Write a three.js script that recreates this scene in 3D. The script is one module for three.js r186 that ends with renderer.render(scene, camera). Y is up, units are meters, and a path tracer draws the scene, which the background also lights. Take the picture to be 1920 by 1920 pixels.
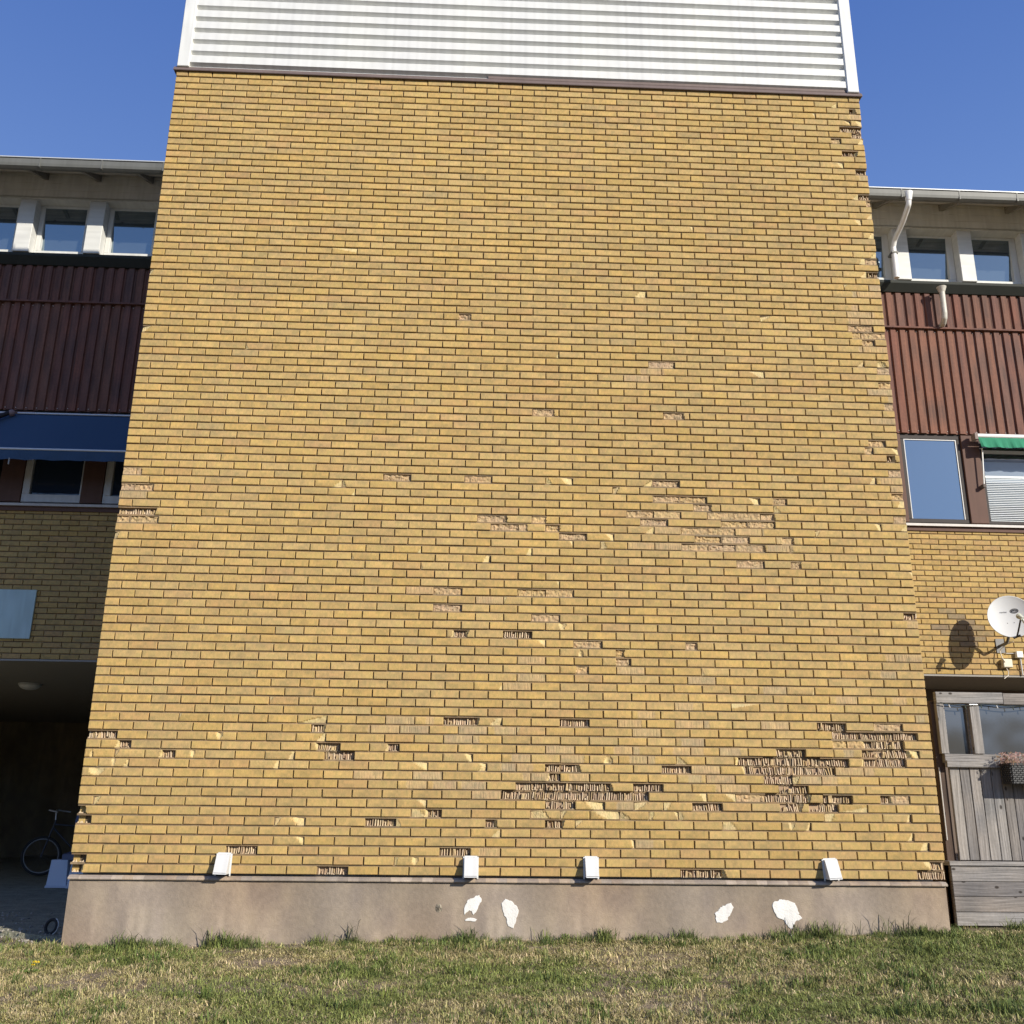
import * as THREE from 'three';

// ---------------------------------------------------------------- camera
const scene = new THREE.Scene();
const camera = new THREE.PerspectiveCamera(55.47, 1, 0.05, 600);
camera.position.set(3.354, 0.5414, 8.8777);
camera.rotation.set(0.29685, -0.03929, 0.0111, 'YXZ');
camera.updateMatrixWorld();

// ---------------------------------------------------------------- sky and sun
const SUN = new THREE.Vector3(0.9, 0.6, 1.0).normalize();
{
  const W = 512, Hh = 256, data = new Float32Array(W * Hh * 4), d = new THREE.Vector3();
  const mix = (a, b, t) => a + (b - a) * t;
  for (let j = 0; j < Hh; j++) for (let i = 0; i < W; i++) {
    const el = ((j + 0.5) / Hh - 0.5) * Math.PI, az = ((i + 0.5) / W - 0.5) * Math.PI * 2;
    d.set(Math.cos(el) * Math.cos(az), Math.sin(el), Math.cos(el) * Math.sin(az));
    const e = Math.max(0, d.y), h = Math.pow(1 - e, 2);
    let r = mix(0.032, 0.37, h), g = mix(0.092, 0.575, h), b = mix(0.335, 0.92, h);
    const c = Math.max(0, d.dot(SUN)), glow = 0.22 * Math.pow(c, 6) + 0.5 * Math.pow(c, 60);
    r += glow * 1.0; g += glow * 0.96; b += glow * 0.9;
    if (d.y < 0) { const k = Math.min(1, -d.y * 12); r = mix(r, 0.12, k); g = mix(g, 0.12, k); b = mix(b, 0.08, k); }
    data.set([r, g, b, 1], (j * W + i) * 4);
  }
  const sky = new THREE.DataTexture(data, W, Hh, THREE.RGBAFormat, THREE.FloatType);
  sky.mapping = THREE.EquirectangularReflectionMapping;
  sky.magFilter = THREE.LinearFilter; sky.minFilter = THREE.LinearFilter; sky.wrapS = THREE.RepeatWrapping;
  sky.needsUpdate = true;
  scene.background = sky; scene.environment = sky;
}
const sun = new THREE.DirectionalLight(new THREE.Color(1.0, 0.93, 0.80), 4.6);
sun.position.copy(SUN).multiplyScalar(40); sun.target.position.set(4, 3, -2);
sun.position.add(sun.target.position);
sun.castShadow = true; sun.shadow.mapSize.set(4096, 4096); sun.shadow.radius = 1;
Object.assign(sun.shadow.camera, { left: -16, right: 16, top: 16, bottom: -16, near: 1, far: 90 });
scene.add(sun, sun.target);

const renderer = new THREE.WebGLRenderer({ antialias: true });
renderer.toneMapping = THREE.LinearToneMapping;
renderer.toneMappingExposure = 1.3;
renderer.shadowMap.enabled = true;

// ---------------------------------------------------------------- helpers
function rng(seed) { let a = seed >>> 0; return () => { a = (a + 0x6D2B79F5) >>> 0; let t = Math.imul(a ^ (a >>> 15), 1 | a); t = (t + Math.imul(t ^ (t >>> 7), 61 | t)) ^ t; return ((t ^ (t >>> 14)) >>> 0) / 4294967296; }; }
const rnd = rng(20417), rr = (a, b, R = rnd) => a + (b - a) * R();
const pick = (a, R = rnd) => a[Math.floor(R() * a.length) % a.length];
function hash2(x, y, s = 0) { let n = Math.imul(x | 0, 374761393) ^ Math.imul(y | 0, 668265263) ^ Math.imul(s | 0, 974634541); n = Math.imul(n ^ (n >>> 13), 1274126177); return ((n ^ (n >>> 16)) >>> 0) / 4294967296; }
function noise(x, y, s = 0) {
  const xi = Math.floor(x), yi = Math.floor(y), fx = x - xi, fy = y - yi, u = fx * fx * (3 - 2 * fx), v = fy * fy * (3 - 2 * fy);
  const a = hash2(xi, yi, s), b = hash2(xi + 1, yi, s), c = hash2(xi, yi + 1, s), d = hash2(xi + 1, yi + 1, s);
  return a + (b - a) * u + (c - a) * v + (a - b - c + d) * u * v;
}
const fbm = (x, y, s = 0, o = 4) => { let v = 0, a = 0.5, n = 0; for (let i = 0; i < o; i++) { v += a * noise(x, y, s + i * 17); n += a; a *= 0.5; x *= 2.03; y *= 2.03; } return v / n; };
const clamp = (x, a = 0, b = 1) => Math.min(b, Math.max(a, x));
const sstep = (a, b, x) => { const t = clamp((x - a) / (b - a)); return t * t * (3 - 2 * t); };
const mix3 = (a, b, t) => [a[0] + (b[0] - a[0]) * t, a[1] + (b[1] - a[1]) * t, a[2] + (b[2] - a[2]) * t];
const mul3 = (a, k) => [a[0] * k, a[1] * k, a[2] * k];

class Geo {                                   // collects flat-shaded faces, colours and uv in metres
  constructor() { this.p = []; this.n = []; this.u = []; this.c = []; this.col = [1, 1, 1]; this.ou = 0; this.ov = 0; this.swap = false; }
  tri(a, b, c, ca, cb, cc) {
    const ux = b[0] - a[0], uy = b[1] - a[1], uz = b[2] - a[2], vx = c[0] - a[0], vy = c[1] - a[1], vz = c[2] - a[2];
    let nx = uy * vz - uz * vy, ny = uz * vx - ux * vz, nz = ux * vy - uy * vx; const l = Math.hypot(nx, ny, nz);
    if (l < 1e-12) return; nx /= l; ny /= l; nz /= l;
    const ax = Math.abs(nx), ay = Math.abs(ny), az = Math.abs(nz), vs = [a, b, c], cs = [ca || this.col, cb || this.col, cc || this.col];
    for (let k = 0; k < 3; k++) {
      const q = vs[k]; this.p.push(q[0], q[1], q[2]); this.n.push(nx, ny, nz); this.c.push(cs[k][0], cs[k][1], cs[k][2]);
      let s, t; if (az >= ax && az >= ay) { s = q[0]; t = q[1]; } else if (ax >= ay) { s = q[2]; t = q[1]; } else { s = q[0]; t = q[2]; }
      if (this.swap) this.u.push(t + this.ou, s + this.ov); else this.u.push(s + this.ou, t + this.ov);
    }
  }
  quad(a, b, c, d, ca, cb, cc, cd) { this.tri(a, b, c, ca, cb, cc); this.tri(a, c, d, ca, cc, cd); }
  box(x0, x1, y0, y1, z0, z1, skip = '') {
    const A = [x0, y0, z1], B = [x1, y0, z1], C = [x1, y1, z1], D = [x0, y1, z1], E = [x0, y0, z0], F = [x1, y0, z0], G2 = [x1, y1, z0], H2 = [x0, y1, z0];
    if (!skip.includes('f')) this.quad(A, B, C, D);
    if (!skip.includes('b')) this.quad(F, E, H2, G2);
    if (!skip.includes('l')) this.quad(E, A, D, H2);
    if (!skip.includes('r')) this.quad(B, F, G2, C);
    if (!skip.includes('t')) this.quad(D, C, G2, H2);
    if (!skip.includes('u')) this.quad(E, F, B, A);
    return this;
  }
  bevel(x0, x1, y0, y1, z0, z1, b = 0.004) {   // box with chamfered front edges and no back
    const o = [[x0, y0], [x1, y0], [x1, y1], [x0, y1]], i = [[x0 + b, y0 + b], [x1 - b, y0 + b], [x1 - b, y1 - b], [x0 + b, y1 - b]];
    this.quad(...i.map(q => [q[0], q[1], z1]));
    for (let k = 0; k < 4; k++) {
      const m = (k + 1) % 4;
      this.quad([...o[k], z1 - b], [...o[m], z1 - b], [...i[m], z1], [...i[k], z1]);
      this.quad([...o[k], z0], [...o[m], z0], [...o[m], z1 - b], [...o[k], z1 - b]);
    }
    this.quad([...o[1], z0], [...o[0], z0], [...o[3], z0], [...o[2], z0]);
    return this;
  }
  prismX(prof, x0, x1) {                      // prof: [z, y] outline, anticlockwise seen from +x ... swept along x
    const n = prof.length;
    for (let k = 0; k < n; k++) { const a = prof[k], b = prof[(k + 1) % n]; this.quad([x0, a[1], a[0]], [x1, a[1], a[0]], [x1, b[1], b[0]], [x0, b[1], b[0]]); }
    const cap = (x, flip) => { const sh = THREE.ShapeUtils.triangulateShape(prof.map(q => new THREE.Vector2(q[0], q[1])), []); for (const f of sh) { const t = f.map(q => [x, prof[q][1], prof[q][0]]); flip ? this.tri(t[0], t[1], t[2]) : this.tri(t[0], t[2], t[1]); } };
    cap(x0, false); cap(x1, true); return this;
  }
  prismY(prof, y0, y1) {                      // prof: [x, z] outline swept along y
    const n = prof.length;
    for (let k = 0; k < n; k++) { const a = prof[k], b = prof[(k + 1) % n]; this.quad([a[0], y0, a[1]], [b[0], y0, b[1]], [b[0], y1, b[1]], [a[0], y1, a[1]]); }
    for (const f of THREE.ShapeUtils.triangulateShape(prof.map(q => new THREE.Vector2(q[0], q[1])), [])) {
      const t = f.map(q => [prof[q][0], y1, prof[q][1]]), u = f.map(q => [prof[q][0], y0, prof[q][1]]); this.tri(t[0], t[1], t[2]); this.tri(u[0], u[2], u[1]);
    }
    return this;
  }
  tube(pts, r, seg = 8) {                      // round bar through points, smooth normals
    const path = pts.length > 2 ? new THREE.CatmullRomCurve3(pts.map(q => new THREE.Vector3(...q)), false, 'catmullrom', 0.2) : new THREE.LineCurve3(new THREE.Vector3(...pts[0]), new THREE.Vector3(...pts[1]));
    this.geom(new THREE.TubeGeometry(path, pts.length > 2 ? pts.length * 7 : 1, r, seg, false));
    for (const e of [0, 1]) { const q = path.getPoint(e), t = path.getTangent(e).multiplyScalar(e ? 1 : -1), g = new THREE.CircleGeometry(r, seg); g.applyQuaternion(new THREE.Quaternion().setFromUnitVectors(new THREE.Vector3(0, 0, 1), t)); g.translate(q.x, q.y, q.z); this.geom(g); }
    return this;
  }
  geom(geo, m) {                               // take over a three.js geometry
    const g = geo.index ? geo.toNonIndexed() : geo; if (m) g.applyMatrix4(m);
    const P = g.attributes.position, N = g.attributes.normal, U = g.attributes.uv;
    for (let k = 0; k < P.count; k++) { this.p.push(P.getX(k), P.getY(k), P.getZ(k)); this.n.push(N.getX(k), N.getY(k), N.getZ(k)); this.u.push(U ? U.getX(k) : 0, U ? U.getY(k) : 0); this.c.push(...this.col); }
    return this;
  }
  build() {
    const g = new THREE.BufferGeometry();
    g.setAttribute('position', new THREE.Float32BufferAttribute(this.p, 3)); g.setAttribute('normal', new THREE.Float32BufferAttribute(this.n, 3));
    g.setAttribute('uv', new THREE.Float32BufferAttribute(this.u, 2)); g.setAttribute('color', new THREE.Float32BufferAttribute(this.c, 3));
    return g;
  }
}
const used = new Map();
function numbered(n) { const k = used.get(n) || 0; used.set(n, k + 1); return k ? n + '_' + String(k).padStart(3, '0') : n; }
function tag(o, label, category, group) { o.userData.label = label; o.userData.category = category; if (group) o.userData.group = group; return o; }
function thing(name, label, category, base = [0, 0, 0], group) {
  const o = new THREE.Group(); o.name = numbered(name); o.position.set(...base); scene.add(o); return tag(o, label, category, group);
}
function origin(o) { const v = new THREE.Vector3(); while (o && o !== scene) { v.add(o.position); o = o.parent; } return v; }
function part(name, geo, mat, parent, at) {   // geo given in world metres; `at` (world) becomes the mesh's own origin
  const g = geo instanceof Geo ? geo.build() : geo, m = new THREE.Mesh(g, mat); m.name = name; m.castShadow = m.receiveShadow = true;
  const o = parent === scene ? new THREE.Vector3() : origin(parent);
  if (at) { g.translate(-at[0], -at[1], -at[2]); m.position.set(at[0] - o.x, at[1] - o.y, at[2] - o.z); } else { g.translate(-o.x, -o.y, -o.z); }
  parent.add(m); return m;
}
function shared(name, geometry, mat, parent, at) { // a mesh that shares its geometry (built round its own origin)
  const o = origin(parent), m = new THREE.Mesh(geometry, mat); m.name = name; m.castShadow = m.receiveShadow = true; m.position.set(at[0] - o.x, at[1] - o.y, at[2] - o.z); parent.add(m); return m;
}
function structure(name, geo, mat) { const m = part(name, geo, mat, scene); m.userData.kind = 'structure'; return m; }

// ---------------------------------------------------------------- textures
function tex(size, metres, fn, srgb) {
  const d = new Uint8Array(size * size * 4);
  for (let y = 0; y < size; y++) for (let x = 0; x < size; x++) { const c = fn(x, y, size); const k = (y * size + x) * 4; if (Array.isArray(c)) { d[k] = clamp(c[0], 0, 255); d[k + 1] = clamp(c[1], 0, 255); d[k + 2] = clamp(c[2], 0, 255); } else d[k] = d[k + 1] = d[k + 2] = clamp(c, 0, 255); d[k + 3] = 255; }
  const t = new THREE.DataTexture(d, size, size, THREE.RGBAFormat); t.wrapS = t.wrapT = THREE.RepeatWrapping; t.magFilter = THREE.LinearFilter; t.minFilter = THREE.LinearMipmapLinearFilter; t.generateMipmaps = true;
  if (srgb) t.colorSpace = THREE.SRGBColorSpace; t.repeat.set(1 / metres, 1 / metres); t.needsUpdate = true; return t;
}
function pnoise(x, y, px, py, s) {             // tileable noise: lattice px by py over the tile
  const xi = Math.floor(x), yi = Math.floor(y), fx = x - xi, fy = y - yi, u = fx * fx * (3 - 2 * fx), v = fy * fy * (3 - 2 * fy), w = (a, m) => ((a % m) + m) % m;
  const a = hash2(w(xi, px), w(yi, py), s), b = hash2(w(xi + 1, px), w(yi, py), s), c = hash2(w(xi, px), w(yi + 1, py), s), e = hash2(w(xi + 1, px), w(yi + 1, py), s);
  return a + (b - a) * u + (c - a) * v + (a - b - c + e) * u * v;
}
const tn = (x, y, n, fx, fy, s) => pnoise(x / n * fx, y / n * fy, fx, fy, s);
const brickHeight = (x, y, n) => 0.45 * tn(x, y, n, 220, 26, 3) + 0.3 * tn(x, y, n, 90, 60, 5) + 0.25 * tn(x, y, n, 250, 250, 7);
const brickMap = tex(512, 0.52, (x, y, n) => { const h = brickHeight(x, y, n), m = tn(x, y, n, 7, 9, 11), k = tn(x, y, n, 24, 20, 12), sp = hash2(x, y, 9) > 0.992 ? -30 : 0; const v = 214 + 34 * (h - 0.5) + 26 * (m - 0.5) + 18 * (k - 0.5) + sp; return [v + 5 * (k - 0.5) * 2, v, v - 12 * (m - 0.5)]; }, true);
const brickBump = tex(512, 0.52, (x, y, n) => 255 * clamp(brickHeight(x, y, n) * 0.8 + 0.25 * tn(x, y, n, 14, 10, 21)), false);
const concMap = tex(1024, 3.0, (x, y, n) => {
  const a = tn(x, y, n, 9, 5, 31), b = tn(x, y, n, 31, 17, 32), c = tn(x, y, n, 130, 130, 33), d = hash2(x, y, 34), s = tn(x, y, n, 60, 6, 35), p = tn(x, y, n, 4, 4, 36);
  const v = 212 + 46 * (a - 0.5) + 26 * (b - 0.5) + 14 * (c - 0.5) + 10 * (d - 0.5) + 34 * (s - 0.5) * sstep(0.4, 0.8, a) - (d > 0.9975 ? 40 : 0);
  return [v + 16 * (p - 0.5), v, v - 16 * (p - 0.5) - 8 * (b - 0.5)];
}, true);
const concBump = tex(512, 1.0, (x, y, n) => 255 * clamp(0.4 * tn(x, y, n, 40, 40, 41) + 0.35 * tn(x, y, n, 120, 120, 42) + 0.25 * hash2(x, y, 43)), false);
const woodGrain = (x, y, n) => { const w = 5 * tn(x, y, n, 3, 12, 52); return 0.55 * tn(x, y + w * 4, n, 4, 130, 51) + 0.3 * tn(x, y, n, 10, 230, 53) + 0.15 * tn(x, y, n, 60, 60, 54); };
const knots = Array.from({ length: 9 }, (_, k) => [hash2(k, 1, 77), hash2(k, 2, 77), 0.006 + 0.008 * hash2(k, 3, 77)]);
const knot = (x, y, n) => { let v = 0; for (const [a, b, r] of knots) { const dx = (x / n - a) / 1.7, dy = y / n - b, q = Math.hypot(dx, dy) / r; v = Math.max(v, 1 - sstep(0.5, 1.25, q)); } return v; };
const woodMap = tex(1024, 1.1, (x, y, n) => { const g = woodGrain(x, y, n), m = tn(x, y, n, 5, 9, 55), k = knot(x, y, n); const v = (205 + 80 * (g - 0.5) + 34 * (m - 0.5)) * (1 - 0.55 * k); return [v + 4 * k + 6 * (m - 0.5), v - 2 * k, v - 6 * k - 8 * (m - 0.5)]; }, true);
const woodBump = tex(512, 1.1, (x, y, n) => 255 * clamp(woodGrain(x, y, n)), false);
const paintMap = tex(512, 1.3, (x, y, n) => { const v = 232 + 14 * (tn(x, y, n, 40, 5, 61) - 0.5) + 12 * (tn(x, y, n, 9, 7, 62) - 0.5) + 8 * (hash2(x, y, 63) - 0.5); return [v, v, v - 3 * tn(x, y, n, 6, 6, 64)]; }, true);
const rustMap = tex(512, 1.5, (x, y, n) => { const s = tn(x, y, n, 60, 4, 71), m = tn(x, y, n, 11, 5, 72), f = tn(x, y, n, 90, 70, 73), v = 205 + 40 * (s - 0.5) + 30 * (m - 0.5) + 20 * (f - 0.5); return [v + 18 * (m - 0.5), v + 4 * (s - 0.5), v - 14 * (m - 0.5)]; }, true);

const std = (c, o = {}) => new THREE.MeshStandardMaterial({ color: new THREE.Color().setRGB(...c), roughness: 0.85, ...o });
const BRICK = [0.635, 0.432, 0.160], CORE = [0.92, 0.71, 0.47], PINK = [0.64, 0.455, 0.285], FRESH = [0.84, 0.65, 0.31], MORTAR = [0.31, 0.215, 0.12];
const mBrick = std([1, 1, 1], { vertexColors: true, map: brickMap, bumpMap: brickBump, bumpScale: 0.0012, roughness: 0.9 });
const mMortar = std([1, 1, 1], { vertexColors: true, map: concMap, bumpMap: concBump, bumpScale: 0.003, roughness: 0.95 });
const tone = (R, mac = 0) => { const k = 1 + 0.17 * (R() - 0.5) + mac, h = R() - 0.5, q = R(); let c = [BRICK[0] * k * (1 + 0.03 * h), BRICK[1] * k * (1 - 0.02 * h), BRICK[2] * k * (1 - 0.22 * h)]; if (q < 0.06) c = mix3(c, [0.60, 0.36, 0.16], 0.4); else if (q > 0.96) c = mix3(c, [0.50, 0.38, 0.18], 0.35); return c; };

// ---------------------------------------------------------------- brickwork
const HC = 0.07894, BH = 0.0646, BL = 0.25, PITCH = 0.26;       // course height, brick height, brick length, pitch
function rowBricks(r, W) {                                      // [x0, x1] of the bricks of course r in a wall W wide
  const out = []; if (r % 2 === 0) { for (let x = 0; x < W - 0.02; x += PITCH) out.push([x, Math.min(W, x + BL)]); }
  else { out.push([0, 0.12]); for (let x = 0.13; x < W - 0.02; x += PITCH) out.push([x, Math.min(W, x + BL)]); }
  return out;
}
function sound(g, x0, x1, y0, y1, z, R, col) {                  // an undamaged brick: slightly uneven face, worn arrises
  const j = () => (R() - 0.5) * 0.0026, b = 0.0028 + 0.0015 * R(), dz = () => z + (R() - 0.5) * 0.003;
  const o = [[x0 + j(), y0 + j()], [x1 + j(), y0 + j()], [x1 + j(), y1 + j()], [x0 + j(), y1 + j()]], s = [[1, 1], [-1, 1], [-1, -1], [1, -1]];
  const f = o.map((q, k) => [q[0] + s[k][0] * b, q[1] + s[k][1] * b, dz()]), e = o.map((q, k) => [q[0], q[1], f[k][2] - b]);
  g.col = col; g.ou = R() * 5; g.ov = R() * 5;
  g.quad(f[0], f[1], f[2], f[3]);
  for (let k = 0; k < 4; k++) { const m = (k + 1) % 4; g.quad(e[k], e[m], f[m], f[k]); g.quad([o[k][0], o[k][1], z - 0.058], [o[m][0], o[m][1], z - 0.058], e[m], e[k]); }
}
function worn(g, x0, x1, y0, y1, z, R, col, marks) {            // a brick whose face has spalled (S), weathered (P) or lost a corner (C)
  const nx = Math.max(4, Math.round((x1 - x0) / 0.0085)), ny = 6, sd = Math.floor(R() * 9999), V = [], K = [];
  g.ou = R() * 5; g.ov = R() * 5;
  for (let j = 0; j <= ny; j++) { V.push([]); K.push([]); for (let i = 0; i <= nx; i++) {
    const u = i / nx, v = j / ny, x = x0 + (x1 - x0) * u, y = y0 + (y1 - y0) * v; let d = 0.0012 * noise(x * 90, y * 90, sd), c = col;
    if (i === 0 || j === 0 || i === nx || j === ny) d += 0.003;
    for (const m of marks) {
      if (m.t === 'S' || m.t === 'P') {
        const jag = 0.014 * (noise(y * 130, m.a * 50, sd) - 0.5), e = Math.min(x - m.a + (m.a <= x0 + 0.03 ? 0.05 : jag), m.b - x + (m.b >= x1 - 0.03 ? 0.05 : jag)), w = sstep(0, 0.010, e);
        if (m.t === 'S') { const dd = m.deep * (0.35 + 0.9 * fbm(x * 46, y * 60, sd + 3, 3)) + 0.004 * Math.abs(noise(x * 160, y * 30, sd + 8) - 0.5); d = Math.max(d, w * dd); c = mix3(c, mul3(m.c, 0.84 + 0.3 * noise(x * 70, y * 70, sd + 5)), w); }
        else { d = Math.max(d, w * (0.0012 + 0.0042 * Math.pow(noise(x * 120, y * 14, sd + 4), 2))); c = mix3(c, mul3(m.c, 0.92 + 0.14 * noise(x * 110, y * 22, sd + 6)), w * 0.65); }
      } else {
        const L = Math.max(0.02, m.b - m.a); let q;
        if (m.end) { const xe = m.end < 0 ? x0 : x1; q = Math.abs(x - xe) / L + (m.top ? 1 - v : v) * m.k + 0.22 * (noise(x * 140, y * 140, sd + 2) - 0.5); }
        else q = Math.hypot((x - (m.a + m.b) / 2) / (L * 0.55), ((m.top ? 1 - v : v) - 0.1) / 0.8) + 0.25 * (noise(x * 140, y * 140, sd + 2) - 0.5);
        if (q < 1) { d = Math.max(d, m.deep * (0.25 + 0.75 * (1 - q))); c = mix3(c, FRESH, sstep(0, 0.12, 1 - q)); }
      }
    }
    V[j].push([x, y, z - d]); K[j].push(c);
  } }
  for (let j = 0; j < ny; j++) for (let i = 0; i < nx; i++) g.quad(V[j][i], V[j][i + 1], V[j + 1][i + 1], V[j + 1][i], K[j][i], K[j][i + 1], K[j + 1][i + 1], K[j + 1][i]);
  const back = q => [q[0], q[1], z - 0.06]; g.col = col;
  for (let i = 0; i < nx; i++) { g.quad(back(V[0][i]), back(V[0][i + 1]), V[0][i + 1], V[0][i]); g.quad(V[ny][i], V[ny][i + 1], back(V[ny][i + 1]), back(V[ny][i])); }
  for (let j = 0; j < ny; j++) { g.quad(V[j][0], V[j + 1][0], back(V[j + 1][0]), back(V[j][0])); g.quad(back(V[j][nx]), back(V[j + 1][nx]), V[j + 1][nx], V[j][nx]); }
}
function ribbed(g, x0, x1, y0, y1, z, R) {                      // what is left of a hollow brick whose face has come off: thin webs, stumps and a back
  g.ou = R() * 5; g.ov = R() * 5;
  const back = z - 0.053, sd = Math.floor(R() * 9999), H = y1 - y0; g.col = mul3(PINK, rr(0.62, 0.82, R));
  g.quad([x0 - 0.003, y0 - 0.002, back], [x1 + 0.003, y0 - 0.002, back], [x1 + 0.003, y1 + 0.002, back], [x0 - 0.003, y1 + 0.002, back]);
  const lean = rr(-0.006, 0.006, R), dp = x => 0.017 + 0.028 * noise(x * 17, 2, sd);
  const stump = (xa, xb, ya, yb, d) => {                       // a lump of core with a broken face
    const c = [[xa, ya], [xb, ya], [xb - rr(0, 0.4, R) * (xb - xa), yb], [xa + rr(0, 0.4, R) * (xb - xa), yb]].map(q => [q[0], q[1], z - d - rr(-0.005, 0.007, R)]), m = [(xa + xb) / 2 + rr(-0.2, 0.2, R) * (xb - xa), (ya + yb) / 2, z - d + rr(-0.002, 0.008, R)];
    for (let k = 0; k < 4; k++) { const p = c[k], q = c[(k + 1) % 4]; g.tri(p, q, m); g.quad([p[0], p[1], back], [q[0], q[1], back], q, p); }
  };
  for (let x = x0 + rr(0.001, 0.010, R); x < x1 - 0.007;) {
    const u = R(), d = dp(x); g.col = mul3(u < 0.66 ? CORE : u < 0.85 ? PINK : mix3(CORE, BRICK, 0.6), rr(0.82, 1.06, R));
    if (u > 0.955 && x < x1 - 0.03) { const w = rr(0.016, 0.034, R); stump(x, x + w, y0, y0 + H * rr(0.45, 1.0, R), Math.max(0.006, d - 0.012)); x += w + rr(0.004, 0.012, R); continue; }
    if (u < 0.07) { stump(x, x + rr(0.008, 0.016, R), y0, y0 + H * rr(0.12, 0.45, R), d); x += rr(0.014, 0.030, R); continue; }
    const t = rr(0.005, 0.0095, R), zb = z - d - rr(-0.004, 0.004, R), zt = Math.min(zb, z - d - rr(0.0, 0.016, R)), ys = y1 - (R() < 0.4 ? rr(0.006, 0.030, R) : 0), s = lean + rr(-0.005, 0.005, R), yb = y0 + (R() < 0.12 ? rr(0.006, 0.02, R) : 0);
    const p = [x, yb, zb], q = [x + t, yb, zb - rr(0, 0.004, R)], r = [x + t + s, ys, zt], v = [x + s, ys, zt], P = [x, yb, back], Q = [x + t, yb, back], r2 = [x + t + s, ys, back], v2 = [x + s, ys, back];
    g.quad(p, q, r, v); g.quad(q, Q, r2, r); g.quad(P, p, v, v2); g.quad(v, r, r2, v2);
    x += t + rr(0.008, 0.017, R);
  }
  for (let k = 0; k < 4 + (x1 - x0) * 26; k++) { const w = rr(0.004, 0.016, R), h = rr(0.003, 0.013, R), x = rr(x0, x1 - w, R), zz = z - rr(0.012, 0.045, R); g.col = mul3(CORE, rr(0.7, 1.05, R)); g.tri([x, y0 - 0.001, zz], [x + w, y0 - 0.001, zz - 0.004], [x + w * rr(0.2, 0.8, R), y0 + h, zz - 0.006]); g.tri([x + w, y0 - 0.001, zz - 0.004], [x + w * 0.5, y0 - 0.001, zz - 0.016], [x + w * 0.5, y0 + h, zz - 0.006]); }
}
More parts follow.
